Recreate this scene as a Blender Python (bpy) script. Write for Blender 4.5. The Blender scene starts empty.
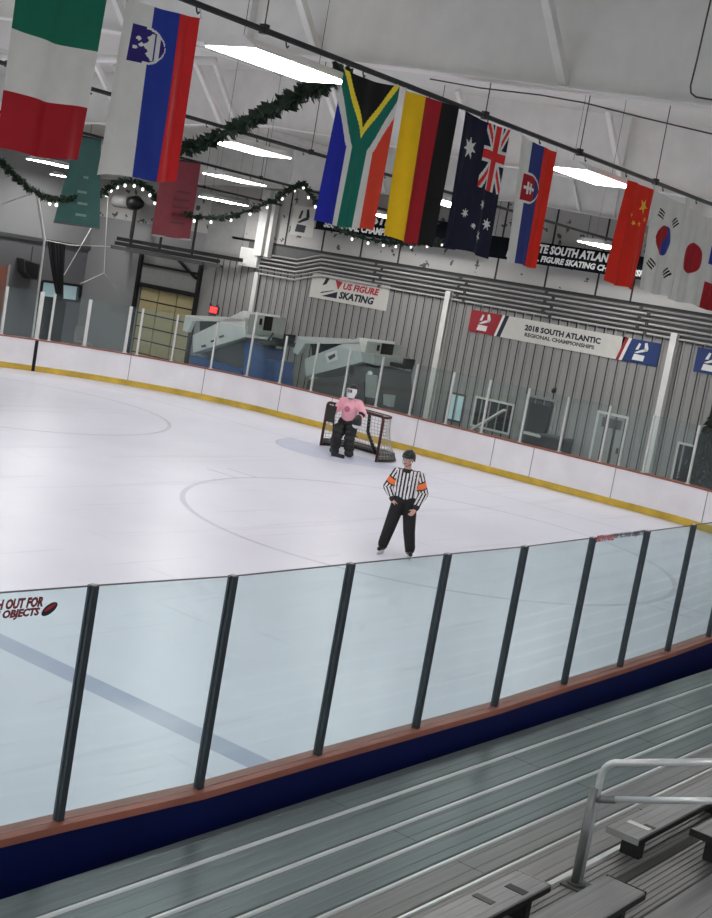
import bpy, bmesh, math, random
from mathutils import Vector, Matrix
random.seed(7)
C = bpy.context.scene.collection
PI = math.pi
sin, cos = math.sin, math.cos

# ------------------------------------------------------------------ camera
F, YAW, PITCH, ROLL = 1334.22, 0.93640, -0.13130, 0.17448
CAM = Vector((0.0, -5.4175, 4.3616))
FW = Vector((sin(YAW) * cos(PITCH), cos(YAW) * cos(PITCH), sin(PITCH)))
_rt = Vector((cos(YAW), -sin(YAW), 0))
_up = _rt.cross(FW)
RT = cos(ROLL) * _rt + sin(ROLL) * _up
UP = -sin(ROLL) * _rt + cos(ROLL) * _up
cam_d = bpy.data.cameras.new('camera')
cam_d.sensor_fit = 'VERTICAL'
cam_d.sensor_height = 24.0
cam_d.lens = F * 24.0 / 918.0
cam_d.clip_end = 300
cam = bpy.data.objects.new('camera', cam_d)
C.objects.link(cam)
m = Matrix((RT, UP, -FW)).transposed().to_4x4()
m.translation = CAM
cam.matrix_world = m
bpy.context.scene.camera = cam


def ray(px, py):
    return FW + RT * ((px - 356) / F) - UP * ((py - 459) / F)


def onx(px, py, X):
    d = ray(px, py)
    return CAM + d * ((X - CAM.x) / d.x)


def ony(px, py, Y):
    d = ray(px, py)
    return CAM + d * ((Y - CAM.y) / d.y)


def onz(px, py, Z):
    d = ray(px, py)
    return CAM + d * ((Z - CAM.z) / d.z)


# ------------------------------------------------------------------ materials
def lin(c):
    r = []
    for v in c:
        v /= 255.0
        r.append(v / 12.92 if v <= 0.04045 else ((v + 0.055) / 1.055) ** 2.4)
    return (r[0], r[1], r[2], 1.0)


def newmat(name):
    mt = bpy.data.materials.new(name)
    mt.use_nodes = True
    nt = mt.node_tree
    return mt, nt, nt.nodes['Principled BSDF']


def mat(name, col, rough=0.6, metal=0.0, var=0.06, scale=6.0, bump=0.0, stretch=None, spec=0.5):
    mt, nt, b = newmat(name)
    b.inputs['Roughness'].default_value = rough
    b.inputs['Metallic'].default_value = metal
    b.inputs['Specular IOR Level'].default_value = spec
    tc = nt.nodes.new('ShaderNodeTexCoord')
    mp = nt.nodes.new('ShaderNodeMapping')
    if stretch:
        mp.inputs['Scale'].default_value = stretch
    nz = nt.nodes.new('ShaderNodeTexNoise')
    nz.inputs['Scale'].default_value = scale
    nz.inputs['Detail'].default_value = 5
    nt.links.new(tc.outputs['Object'], mp.inputs['Vector'])
    nt.links.new(mp.outputs['Vector'], nz.inputs['Vector'])
    rp = nt.nodes.new('ShaderNodeValToRGB')
    c = lin(col)
    rp.color_ramp.elements[0].position = 0.3
    rp.color_ramp.elements[1].position = 0.7
    rp.color_ramp.elements[0].color = tuple(max(0, v * (1 - var)) for v in c[:3]) + (1,)
    rp.color_ramp.elements[1].color = tuple(min(1, v * (1 + var)) for v in c[:3]) + (1,)
    nt.links.new(nz.outputs['Fac'], rp.inputs['Fac'])
    nt.links.new(rp.outputs['Color'], b.inputs['Base Color'])
    if bump:
        bp = nt.nodes.new('ShaderNodeBump')
        bp.inputs['Strength'].default_value = bump
        bp.inputs['Distance'].default_value = 0.01
        nt.links.new(nz.outputs['Fac'], bp.inputs['Height'])
        nt.links.new(bp.outputs['Normal'], b.inputs['Normal'])
    return mt


def emat(name, col, strength):
    mt, nt, b = newmat(name)
    b.inputs['Base Color'].default_value = lin(col)
    b.inputs['Emission Color'].default_value = lin(col)
    b.inputs['Emission Strength'].default_value = strength
    return mt


def glassmat(name, tint, gloss=0.05):
    mt = bpy.data.materials.new(name)
    mt.use_nodes = True
    nt = mt.node_tree
    nt.nodes.clear()
    out = nt.nodes.new('ShaderNodeOutputMaterial')
    tr = nt.nodes.new('ShaderNodeBsdfTransparent')
    tr.inputs['Color'].default_value = tint
    gl = nt.nodes.new('ShaderNodeBsdfGlossy')
    gl.inputs['Roughness'].default_value = 0.03
    gl.inputs['Color'].default_value = (0.9, 0.97, 0.97, 1)
    df = nt.nodes.new('ShaderNodeBsdfDiffuse')
    df.inputs['Color'].default_value = lin((196, 214, 218))
    lw0 = nt.nodes.new('ShaderNodeLayerWeight')
    lw0.inputs['Blend'].default_value = 0.5
    pw = nt.nodes.new('ShaderNodeMath')
    pw.operation = 'POWER'
    pw.inputs[1].default_value = 5.0
    nt.links.new(lw0.outputs['Facing'], pw.inputs[0])
    lw = nt.nodes.new('ShaderNodeMath')
    lw.operation = 'MULTIPLY_ADD'
    lw.inputs[1].default_value = 0.55
    lw.inputs[2].default_value = 0.025
    nt.links.new(pw.outputs[0], lw.inputs[0])
    nz = nt.nodes.new('ShaderNodeTexNoise')
    nz.inputs['Scale'].default_value = 1.5
    mx = nt.nodes.new('ShaderNodeMixShader')
    mx2 = nt.nodes.new('ShaderNodeMixShader')
    mu = nt.nodes.new('ShaderNodeMath')
    mu.operation = 'MULTIPLY'
    mu.inputs[1].default_value = gloss * 2
    nt.links.new(nz.outputs['Fac'], mu.inputs[0])
    nt.links.new(mu.outputs[0], mx2.inputs['Fac'])     # faint film of dust and scuffs
    nt.links.new(tr.outputs[0], mx2.inputs[1])
    nt.links.new(df.outputs[0], mx2.inputs[2])
    nt.links.new(lw.outputs[0], mx.inputs['Fac'])
    nt.links.new(mx2.outputs[0], mx.inputs[1])
    nt.links.new(gl.outputs[0], mx.inputs[2])
    nt.links.new(mx.outputs[0], out.inputs['Surface'])
    return mt


class N:
    """tiny maths-node expression builder"""
    nt = None

    def __init__(s, sock):
        s.s = sock

    @staticmethod
    def op(o, *a):
        n = N.nt.nodes.new('ShaderNodeMath')
        n.operation = o
        for i, v in enumerate(a):
            if isinstance(v, N):
                N.nt.links.new(v.s, n.inputs[i])
            else:
                n.inputs[i].default_value = v
        return N(n.outputs[0])

    def __add__(s, o): return N.op('ADD', s, o)
    def __sub__(s, o): return N.op('SUBTRACT', s, o)
    def __mul__(s, o): return N.op('MULTIPLY', s, o)
    def abs(s): return N.op('ABSOLUTE', s)
    def lt(s, v): return N.op('LESS_THAN', s, v)
    def gt(s, v): return N.op('GREATER_THAN', s, v)


def mixcol(nt, fac, a, bcol):
    n = nt.nodes.new('ShaderNodeMix')
    n.data_type = 'RGBA'
    nt.links.new(fac.s, n.inputs[0])
    if hasattr(a, 'is_output'):
        nt.links.new(a, n.inputs[6])
    else:
        n.inputs[6].default_value = a
    n.inputs[7].default_value = bcol
    return n.outputs[2]


def ice_material():
    mt, nt, b = newmat('ice')
    N.nt = nt
    tc = nt.nodes.new('ShaderNodeTexCoord')
    sp = nt.nodes.new('ShaderNodeSeparateXYZ')
    nt.links.new(tc.outputs['Object'], sp.inputs[0])
    x, y = N(sp.outputs[0]), N(sp.outputs[1])

    def dist(cx, cy):
        dx, dy = x - cx, y - cy
        return N.op('SQRT', dx * dx + dy * dy)

    def noise(scale, stretch, rot=0.0):
        mp = nt.nodes.new('ShaderNodeMapping')
        mp.inputs['Scale'].default_value = stretch
        mp.inputs['Rotation'].default_value = (0, 0, rot)
        nz = nt.nodes.new('ShaderNodeTexNoise')
        nz.inputs['Scale'].default_value = scale
        nz.inputs['Detail'].default_value = 6
        nt.links.new(tc.outputs['Object'], mp.inputs['Vector'])
        nt.links.new(mp.outputs['Vector'], nz.inputs['Vector'])
        return nz
    n1 = noise(0.35, (1, 1, 1))
    rp = nt.nodes.new('ShaderNodeValToRGB')
    rp.color_ramp.elements[0].position = 0.3
    rp.color_ramp.elements[1].position = 0.72
    rp.color_ramp.elements[0].color = lin((225, 225, 236))
    rp.color_ramp.elements[1].color = lin((234, 234, 244))
    nt.links.new(n1.outputs['Fac'], rp.inputs['Fac'])
    col = rp.outputs['Color']
    wear = noise(0.9, (1, 1, 1))
    wearf = N.op('ADD', N(wear.outputs['Fac']) * 0.9, 0.05)
    ring = lambda d, r, w: (d - r).abs().lt(w)
    for cy in (7.83, 21.24):
        col = mixcol(nt, ring(dist(20.61, cy), 4.572, 0.05) * wearf * 0.62, col, lin((138, 128, 146)))
    # hash marks beside the near circle
    for hx in (20.3, 20.92):
        for hy in (7.83 - 5.02, 7.83 + 5.02):
            hm = (x - hx).abs().lt(0.03) * (y - hy).abs().lt(0.42)
            col = mixcol(nt, hm * 0.4, col, lin((138, 128, 146)))
    # goal crease and goal line
    dc = dist(27.09, 14.8)
    inx = x.lt(27.09)
    col = mixcol(nt, dc.lt(1.85) * inx * 0.5, col, lin((188, 196, 226)))
    col = mixcol(nt, ring(dc, 1.85, 0.03) * inx * 0.3, col, lin((150, 120, 140)))
    col = mixcol(nt, (x - 27.09).abs().lt(0.03) * 0.3, col, lin((150, 120, 140)))
    # blue line
    col = mixcol(nt, (x - 8.98).abs().lt(0.16) * wearf * 1.0, col, lin((126, 136, 178)))
    # skate scratches and resurfacer passes
    for sc, st, ro, th, am in ((1.3, (0.25, 5, 1), 0.3, 0.66, 0.22), (1.3, (5, 0.3, 1), 0.5, 0.68, 0.2), (1.0, (0.12, 2.2, 1), 0.0, 0.62, 0.16)):
        nz = noise(sc, st, ro)
        col = mixcol(nt, N(nz.outputs['Fac']).gt(th) * am, col, lin((188, 186, 198)))
    nt.links.new(col, b.inputs['Base Color'])
    b.inputs['Roughness'].default_value = 0.32
    b.inputs['Specular IOR Level'].default_value = 0.28
    return mt


def wall_panel_material():
    """off-white insulation facing with dark scuffs and joints that are real marks on it"""
    mt, nt, b = newmat('insulation_facing')
    N.nt = nt
    tc = nt.nodes.new('ShaderNodeTexCoord')
    nz = nt.nodes.new('ShaderNodeTexNoise')
    nz.inputs['Scale'].default_value = 3.2
    nz.inputs['Detail'].default_value = 3
    nt.links.new(tc.outputs['Object'], nz.inputs['Vector'])
    n2 = nt.nodes.new('ShaderNodeTexNoise')
    n2.inputs['Scale'].default_value = 0.8
    nt.links.new(tc.outputs['Object'], n2.inputs['Vector'])
    rp = nt.nodes.new('ShaderNodeValToRGB')
    rp.color_ramp.elements[0].color = lin((176, 174, 170))
    rp.color_ramp.elements[1].color = lin((196, 194, 190))
    nt.links.new(n2.outputs['Fac'], rp.inputs['Fac'])
    col = mixcol(nt, N(nz.outputs['Fac']).gt(0.645), rp.outputs['Color'], lin((84, 82, 80)))
    nt.links.new(col, b.inputs['Base Color'])
    b.inputs['Roughness'].default_value = 0.6
    return mt


M = {}
M['ice'] = ice_material()
M['facing'] = wall_panel_material()
M['concrete'] = mat('concrete', (96, 94, 92), 0.8, var=0.15, scale=1.5)
M['roof'] = mat('roof_facing', (213, 212, 205), 0.55, var=0.03, scale=0.7)
M['beam_white'] = mat('white_steel', (226, 225, 221), 0.5, var=0.05, scale=3)
M['steel_wall'] = mat('steel_siding', (150, 149, 146), 0.55, var=0.06, scale=0.8)
M['dark_seam'] = mat('dark_seam', (44, 44, 45), 0.7)
M['side_wall'] = mat('side_wall_paint', (144, 144, 145), 0.7, var=0.05, scale=0.5)
M['side_dark'] = mat('side_wall_dark', (102, 102, 105), 0.7, var=0.06, scale=0.7)  # darker tone of the wall below the ledge
M['board_white'] = mat('board_white', (236, 233, 236), 0.35, var=0.05, scale=1.4)
M['board_yellow'] = mat('kick_plate_yellow', (206, 172, 62), 0.5, var=0.22, scale=2.2)
M['cap_red'] = mat('cap_rail_red', (150, 90, 74), 0.5, var=0.18, scale=5, stretch=(0.4, 3, 1))
M['cap_groove'] = mat('cap_rail_groove', (60, 26, 26), 0.7)
M['navy'] = mat('navy_panel', (6, 18, 70), 0.6, var=0.12, scale=2, spec=0.15)
M['glass'] = glassmat('rink_glass', (0.892, 0.958, 0.957, 1), 0.045)
M['farglass'] = glassmat('far_rink_glass', (0.925, 0.968, 0.962, 1), 0.018)
M['post_dark'] = mat('glass_post_metal', (66, 72, 78), 0.35, 0.6, var=0.08)
M['post_light'] = mat('aluminium_post', (212, 212, 208), 0.4, 0.1, var=0.05)
M['gap'] = mat('black_gap', (20, 20, 20), 0.8)
M['rod'] = mat('black_pipe', (26, 26, 27), 0.45, var=0.1)
M['wire'] = mat('dark_wire', (58, 58, 58), 0.5)
M['rope'] = mat('white_rope', (196, 196, 192), 0.7)
M['alu'] = mat('aluminium_plank', (113, 121, 123), 0.40, 0.35, var=0.16, scale=3.0, bump=0.15, stretch=(0.25, 14, 4))
M['alu_edge_lit'] = mat('aluminium_nosing_lit', (214, 216, 216), 0.32, 0.35, var=0.1, scale=3.0, stretch=(0.4, 12, 4))  # lighter plank metal, painting the light that the raised lips catch
M['alu_warm'] = mat('aluminium_plank_warm', (134, 132, 131), 0.42, 0.35, var=0.14, scale=3.0, bump=0.15, stretch=(0.25, 14, 4))
M['alu_seat'] = mat('aluminium_seat', (138, 138, 138), 0.38, 0.4, var=0.12, scale=3.0, stretch=(0.25, 14, 4))
M['alu_dark'] = mat('shadowed_foot_plank', (82, 82, 80), 0.5, 0.3, var=0.2, scale=3.0, bump=0.15, stretch=(0.25, 14, 4))
M['black_cap'] = mat('black_end_cap', (24, 24, 24), 0.5)
M['galv'] = mat('galvanised_pipe', (226, 228, 229), 0.3, 0.45, var=0.08, scale=8)
M['rail_dark'] = mat('shaded_pipe', (128, 129, 129), 0.35, 0.5, var=0.08, scale=8)  # darker rail metal, painting the dark surroundings mirrored in the post
M['spot'] = mat('white_spot', (220, 220, 216), 0.5)
M['white'] = mat('white_paint', (222, 221, 217), 0.5, var=0.03)
M['grey'] = mat('grey_paint', (150, 150, 147), 0.5, var=0.05)
M['pipe_grey'] = mat('pipe_grey', (182, 182, 179), 0.5)
M['band_shade'] = mat('band_shade', (92, 92, 91), 0.6)
M['dgrey'] = mat('dark_grey_paint', (74, 75, 76), 0.55)
M['black'] = mat('black_paint', (22, 22, 23), 0.5)
M['lamp'] = emat('lamp_tubes', (253, 252, 251), 33.0)
M['bulb'] = emat('string_bulb', (255, 250, 238), 2.2)
M['leaf'] = mat('garland_needles', (36, 56, 40), 0.7, var=0.3, scale=20)
M['red'] = mat('red_cloth', (202, 32, 40), 0.55, var=0.06)
M['net'] = mat('white_net', (160, 160, 152), 0.8)
M['goal_red'] = mat('goal_frame_red', (66, 16, 22), 0.4)
M['pad_white'] = mat('skirt_padding', (92, 92, 90), 0.6)
M['tan'] = mat('tan_door', (172, 160, 120), 0.5, var=0.05)
M['blue_mach'] = mat('machine_blue', (44, 92, 152), 0.4, var=0.08)
M['white_mach'] = mat('machine_white', (228, 231, 226), 0.4, var=0.05)
M['grey_mach'] = mat('machine_grey', (158, 164, 158), 0.45, var=0.06)
M['pale_mach'] = mat('machine_pale', (186, 192, 187), 0.4, var=0.05)
M['rubber'] = mat('tyre_rubber', (28, 28, 28), 0.85)
M['exit'] = emat('exit_sign_red', (255, 60, 60), 2.5)
M['exit_face'] = emat('exit_sign_face', (200, 50, 54), 0.9)
M['window_glow'] = emat('lit_room', (170, 196, 200), 0.32)
M['brown'] = mat('brown_door', (134, 82, 66), 0.6)
M['drape'] = mat('black_drape', (24, 24, 28), 0.85)
M['bannergreen'] = mat('banner_green', (38, 84, 78), 0.6, var=0.12, scale=3)
M['bannermaroon'] = mat('banner_maroon', (116, 34, 46), 0.55, var=0.12, scale=3)
M['lettering'] = mat('pale_lettering', (104, 130, 124), 0.6)
M['lettering_m'] = mat('dim_maroon_lettering', (86, 30, 38), 0.6)
M['banner_navy'] = mat('banner_navy', (14, 18, 25), 0.8, spec=0.1)
M['banner_white'] = mat('banner_white', (206, 204, 196), 0.6, var=0.03)
M['text_white'] = mat('white_print', (226, 226, 222), 0.6)
M['text_navy'] = mat('navy_print', (20, 24, 46), 0.6)
M['text_red'] = mat('red_print', (176, 32, 44), 0.6)
M['text_darkred'] = mat('dark_red_print', (112, 16, 30), 0.6)
M['banner_blue'] = mat('banner_blue', (26, 52, 106), 0.6)
M['banner_red'] = mat('banner_red', (150, 26, 40), 0.6)
M['tree_dark'] = mat('tree_needles', (22, 34, 26), 0.8, var=0.3, scale=20)
M['skin'] = mat('skin', (206, 160, 142), 0.55, var=0.05)
M['stripe_w'] = mat('jersey_white', (228, 228, 230), 0.7, var=0.03)
M['stripe_b'] = mat('jersey_black', (22, 22, 26), 0.7)
M['orange'] = mat('armband_orange', (250, 122, 60), 0.6)
M['trouser'] = mat('trouser_black', (16, 16, 19), 0.75, var=0.15, scale=14)
M['helmet_b'] = mat('helmet_black', (26, 26, 30), 0.3)
M['boot'] = mat('skate_boot_black', (20, 20, 22), 0.4)
M['blade'] = mat('skate_blade', (190, 192, 196), 0.3, 0.8)
M['pink'] = mat('jersey_pink', (238, 172, 184), 0.7, var=0.05)
M['pad_black'] = mat('goalie_pad_black', (30, 31, 30), 0.6, var=0.15, scale=10)
M['paper'] = mat('mask_white', (220, 220, 222), 0.4)
M['lace'] = mat('boot_lace_white', (214, 214, 212), 0.6)
# flag colours
FLC = dict(w=(222, 220, 214), r=(214, 36, 38), R=(168, 24, 36), g=(16, 108, 82), b=(34, 56, 150), B=(20, 28, 62), k=(14, 14, 15), y=(244, 196, 20),
           Y=(250, 226, 60), G=(14, 112, 96), U=(28, 38, 160), c=(222, 42, 22), o=(250, 196, 70), S=(46, 56, 120), D=(46, 34, 112), n=(14, 18, 44), Q=(224, 68, 44))
FM = {}


def fmat(k):
    if k not in FM:
        FM[k] = mat('flag_cloth_' + k + str(ord(k)), FLC[k], 0.55, var=0.05, scale=5, spec=0.2)
    return FM[k]


# ------------------------------------------------------------------ mesh builder
class MB:
    def __init__(s):
        s.v, s.f, s.mi = [], [], []
        s.cur = 0

    def add(s, vs, fs, mi=None):
        o = len(s.v)
        s.v += [Vector(v) for v in vs]
        s.f += [tuple(i + o for i in f) for f in fs]
        s.mi += [s.cur if mi is None else mi] * len(fs)
        return s

    def box(s, lo, hi, mi=None):
        (a, b, c), (d, e, f) = lo, hi
        vs = [(a, b, c), (d, b, c), (d, e, c), (a, e, c), (a, b, f), (d, b, f), (d, e, f), (a, e, f)]
        return s.add(vs, [(0, 3, 2, 1), (4, 5, 6, 7), (0, 1, 5, 4), (1, 2, 6, 5), (2, 3, 7, 6), (3, 0, 4, 7)], mi)

    def obox(s, p, q, w, h, up=(0, 0, 1), mi=None):
        """bar from p to q with section w (sideways) x h (along up)"""
        p, q = Vector(p), Vector(q)
        d = (q - p).normalized()
        u = Vector(up)
        sd = d.cross(u).normalized()
        u = sd.cross(d).normalized()
        vs = []
        for b in (p, q):
            for i, j in ((-1, -1), (1, -1), (1, 1), (-1, 1)):
                vs.append(b + sd * (i * w / 2) + u * (j * h / 2))
        return s.add(vs, [(0, 1, 2, 3), (7, 6, 5, 4), (0, 4, 5, 1), (1, 5, 6, 2), (2, 6, 7, 3), (3, 7, 4, 0)], mi)

    def tube(s, pts, r, seg=8, mi=None, cap=True, closed=False):
        pts = [Vector(p) for p in pts]
        n = len(pts)
        rs = r if isinstance(r, (list, tuple)) else [r] * n
        vs, fs = [], []
        prev = None
        for i, p in enumerate(pts):
            d = (pts[min(i + 1, n - 1)] - pts[max(i - 1, 0)]).normalized()
            if prev is None:
                a = Vector((0, 0, 1)) if abs(d.z) < 0.9 else Vector((1, 0, 0))
                u = d.cross(a).normalized()
            else:
                u = (prev - d * prev.dot(d)).normalized()
            prev = u
            w = d.cross(u)
            for k in range(seg):
                t = 2 * PI * k / seg
                vs.append(p + (u * cos(t) + w * sin(t)) * rs[i])
        for i in range(n - 1):
            for k in range(seg):
                k2 = (k + 1) % seg
                fs.append((i * seg + k, i * seg + k2, (i + 1) * seg + k2, (i + 1) * seg + k))
        if cap:
            fs.append(tuple(range(seg - 1, -1, -1)))
            fs.append(tuple((n - 1) * seg + k for k in range(seg)))
        return s.add(vs, fs, mi)

    def prism(s, poly, vec, mi=None):
        n = len(poly)
        vec = Vector(vec)
        vs = [Vector(p) for p in poly] + [Vector(p) + vec for p in poly]
        fs = [tuple(range(n)), tuple(range(2 * n - 1, n - 1, -1))]
        for i in range(n):
            j = (i + 1) % n
            fs.append((j, i, i + n, j + n))
        return s.add(vs, fs, mi)

    def ell(s, c, r, seg=16, rings=10, mi=None, mtx=None):
        c = Vector(c)
        vs, fs = [], []
        for i in range(rings + 1):
            ph = PI * i / rings
            for k in range(seg):
                t = 2 * PI * k / seg
                v = Vector((r[0] * sin(ph) * cos(t), r[1] * sin(ph) * sin(t), r[2] * cos(ph)))
                if mtx:
                    v = mtx @ v
                vs.append(c + v)
        for i in range(rings):
            for k in range(seg):
                k2 = (k + 1) % seg
                fs.append((i * seg + k, (i + 1) * seg + k, (i + 1) * seg + k2, i * seg + k2))
        return s.add(vs, fs, mi)

    def cap(s, p, q, r0, r1, fl=1.0, ax=(0, 1, 0), seg=14):
        """tapered capsule, optionally flattened along ax by fl"""
        p, q = Vector(p), Vector(q)
        d = q - p
        L = d.length
        d = d.normalized()
        a = Vector(ax)
        a = (a - d * a.dot(d))
        if a.length < 1e-3:
            a = d.orthogonal()
        a.normalize()
        b = d.cross(a)
        prof = []
        for k in range(5):
            t = PI / 2 * k / 4
            prof.append((-r0 * cos(t), r0 * sin(t)))
        for k in range(5):
            t = PI / 2 * k / 4
            prof.append((L + r1 * sin(t), r1 * cos(t)))
        vs, fs = [], []
        for z, r in prof:
            r = max(r, 1e-4)
            for k in range(seg):
                t = 2 * PI * k / seg
                vs.append(p + d * z + a * (r * fl * cos(t)) + b * (r * sin(t)))
        n = len(prof)
        for i in range(n - 1):
            for k in range(seg):
                k2 = (k + 1) % seg
                fs.append((i * seg + k, i * seg + k2, (i + 1) * seg + k2, (i + 1) * seg + k))
        fs.append(tuple(range(seg - 1, -1, -1)))
        fs.append(tuple((n - 1) * seg + k for k in range(seg)))
        return s.add(vs, fs)

    def mesh(s, name, mats, off=(0, 0, 0), smooth=False):
        me = bpy.data.meshes.new(name)
        off = Vector(off)
        me.from_pydata([v - off for v in s.v], [], s.f)
        if not isinstance(mats, (list, tuple)):
            mats = [mats]
        for mt in mats:
            me.materials.append(mt)
        me.polygons.foreach_set('material_index', s.mi)
        if smooth:
            me.polygons.foreach_set('use_smooth', [True] * len(me.polygons))
        me.update()
        bm = bmesh.new()
        bm.from_mesh(me)
        bmesh.ops.recalc_face_normals(bm, faces=bm.faces)
        bm.to_mesh(me)
        bm.free()
        return me


def tag(o, label=None, cat=None, group=None, kind=None):
    if label:
        o['label'] = label
    if cat:
        o['category'] = cat
    if group:
        o['group'] = group
    if kind:
        o['kind'] = kind
    return o


def root(name, label, cat, loc, group=None, rotz=0.0):
    o = bpy.data.objects.new(name, None)
    o.empty_display_size = 0.2
    C.objects.link(o)
    o.location = loc
    o.rotation_euler = (0, 0, rotz)
    return tag(o, label, cat, group)


def base(o):
    """world offset of a root or of a part of a root"""
    v = Vector((0, 0, 0))
    while o is not None:
        v += o.location
        o = o.parent
    return v


def part(name, mb, mats, parent, smooth=False, label=None, local=False, loc=None):
    """mb is in world coordinates (or in the parent's when local)"""
    p0 = Vector((0, 0, 0)) if local else base(parent)
    l = Vector(loc) if loc is not None else Vector((0, 0, 0))
    me = mb.mesh(name, mats, p0, smooth) if isinstance(mb, MB) else mb
    o = bpy.data.objects.new(name, me)
    C.objects.link(o)
    o.parent = parent
    if label:
        o['label'] = label
    return o


def solo(name, mb, mats, label, cat, group=None, kind=None, smooth=False, loc=None):
    if loc is None:
        xs = [v.x for v in mb.v]; ys = [v.y for v in mb.v]; zs = [v.z for v in mb.v]
        loc = ((min(xs) + max(xs)) / 2, (min(ys) + max(ys)) / 2, min(zs))
    o = bpy.data.objects.new(name, mb.mesh(name, mats, loc, smooth))
    o.location = loc
    C.objects.link(o)
    return tag(o, label, cat, group, kind)


def struct(name, mb, mats, parent=None, smooth=False):
    o = bpy.data.objects.new(name, mb.mesh(name, mats, (0, 0, 0), smooth))
    C.objects.link(o)
    if parent:
        o.parent = parent
    else:
        o['kind'] = 'structure'
    return o


def dup(r, loc, label=None):
    c = r.copy()
    C.objects.link(c)
    c.location = loc
    if label:
        c['label'] = label
    for ch in r.children:
        d = ch.copy()
        C.objects.link(d)
        d.parent = c
        for g in ch.children:
            e = g.copy()
            C.objects.link(e)
            e.parent = d
    return c


def text_mb(body, width, height, X, Y, Zo, shear=0.0, depth=0.002, bold=0.045, res=2):
    """lettering as a mesh builder: unit axes X (reading), Y (up), Zo origin of lower left corner; fitted to width x height"""
    cu = bpy.data.curves.new('lettering', 'FONT')
    cu.body = body
    cu.resolution_u = res
    cu.shear = shear
    cu.offset = bold
    ob = bpy.data.objects.new('lettering', cu)
    C.objects.link(ob)
    dg = bpy.context.evaluated_depsgraph_get()
    me = bpy.data.meshes.new_from_object(ob.evaluated_get(dg))
    bpy.data.objects.remove(ob)
    xs = [v.co.x for v in me.vertices]
    ys = [v.co.y for v in me.vertices]
    x0, x1, y0, y1 = min(xs), max(xs), min(ys), max(ys)
    X, Y, Zo = Vector(X), Vector(Y), Vector(Zo)
    nrm = X.cross(Y)
    vs = []
    for v in me.vertices:
        a = (v.co.x - x0) / (x1 - x0) * width
        b = (v.co.y - y0) / (y1 - y0) * height
        vs.append(Zo + X * a + Y * b)
    fs = [tuple(p.vertices) for p in me.polygons]
    mb = MB()
    mb.add(vs, fs)
    nv = len(vs)
    mb.add([v + nrm * depth for v in vs], fs)
    return mb


def merge(*mbs):
    o = MB()
    for m_ in mbs:
        k = len(o.v)
        o.v += m_.v
        o.f += [tuple(i + k for i in f) for f in m_.f]
        o.mi += m_.mi
    return o


def arc(cx, cy, r, a0, a1, n):
    return [(cx + r * cos(a0 + (a1 - a0) * i / n), cy + r * sin(a0 + (a1 - a0) * i / n)) for i in range(n + 1)]


# ------------------------------------------------------------------ setting
struct('floor', MB().box((-14, -12, -0.30), (34.3, 33.9, -0.06)), M['concrete'])
ice_poly = arc(22.2, 8, 8.0, -PI / 2, 0, 16) + arc(22.2, 19.5, 8.0, 0, PI / 2, 16) + [(-14, 27.5), (-14, 0)]
struct('floor_ice', MB().prism([(x, y, -0.05) for x, y in ice_poly], (0, 0, 0.05)), M['ice'])


def roofz(y):
    return 7.72 + 0.055 * (y if y < 14.5 else 29.0 - y)


rf = MB()
prof = [(-12, roofz(-12)), (14.5, roofz(14.5)), (34, roofz(34)), (34, roofz(34) + 0.2), (14.5, roofz(14.5) + 0.2), (-12, roofz(-12) + 0.2)]
rf.prism([(-14, y, z) for y, z in prof[:2] + prof[4:]], (48.3, 0, 0))
rf.prism([(-14, y, z) for y, z in prof[1:5]], (48.3, 0, 0))
struct('ceiling', rf, M['roof'])
# rafters: I section following the slope, bottom flange ~1.07 m below the roof
k = 0
for X in (2.0, 12.0, 22.0, 32.6):
    b_ = MB()
    dep = 1.20
    for ya, yb in ((-12, 14.5), (14.5, 33.6)):
        za, zb = roofz(ya), roofz(yb)
        b_.prism([(X - 0.01, ya, za - dep), (X - 0.01, yb, zb - dep), (X - 0.01, yb, zb), (X - 0.01, ya, za)], (0.02, 0, 0))
        b_.prism([(X - 0.13, ya, za - dep - 0.02), (X - 0.13, yb, zb - dep - 0.02), (X - 0.13, yb, zb - dep), (X - 0.13, ya, za - dep)], (0.26, 0, 0))
    for y in (-6, -0.5, 6.0, 11.5, 17.5, 23, 28.5):
        b_.box((X - 0.12, y - 0.006, roofz(y) - dep), (X + 0.12, y + 0.006, roofz(y) - 0.02))
    o = struct('roof_beam' if k == 0 else 'roof_beam.%03d' % k, b_, M['beam_white'])
    # kickers from the bottom flange up to the roof
    if X > 5:
        ys = {12.0: (1.65, 4.95, 8.2, 11.4), 22.0: (6.0, 9.2, 12.4, 15.6, 18.8), 32.6: (6, 9.3, 12.6, 15.9, 19.2)}[X]
        for y in ys:
            kb = MB()
            zb = roofz(y) - dep
            kb.obox((X, y, zb + 0.02), (X - 0.85, y + 0.10, roofz(y) - 0.05), 0.09, 0.09, up=(0, 1, 0))
            part('brace', kb, M['beam_white'], o)
    k += 1
# purlins along the roof
for y in (-3, 14.5, 21, 27):
    pb = MB().box((-14, y - 0.04, roofz(y) - 0.16), (34, y + 0.04, roofz(y) - 0.005))
    struct('roof_purlin' if y == -3 else 'roof_purlin.%03d' % (int(y)), pb, M['beam_white'])
# white pipe strut under the roof at the left with its diagonal kickers
st_ = struct('roof_strut', MB().tube([onx(-30, 56, 16.0), onx(215, 61, 16.0)], 0.07, 10), M['beam_white'], None, True)
for (xa_, ya_), (xb_, yb_) in (((95, 62), (114, 103)), ((196, 62), (221, 122)), ((322, 78), (337, 120))):
    part('brace', MB().obox(onx(xa_, ya_, 16.0), onx(xb_, yb_, 16.6), 0.08, 0.08, up=(0, 1, 0)), M['beam_white'], st_)
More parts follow.
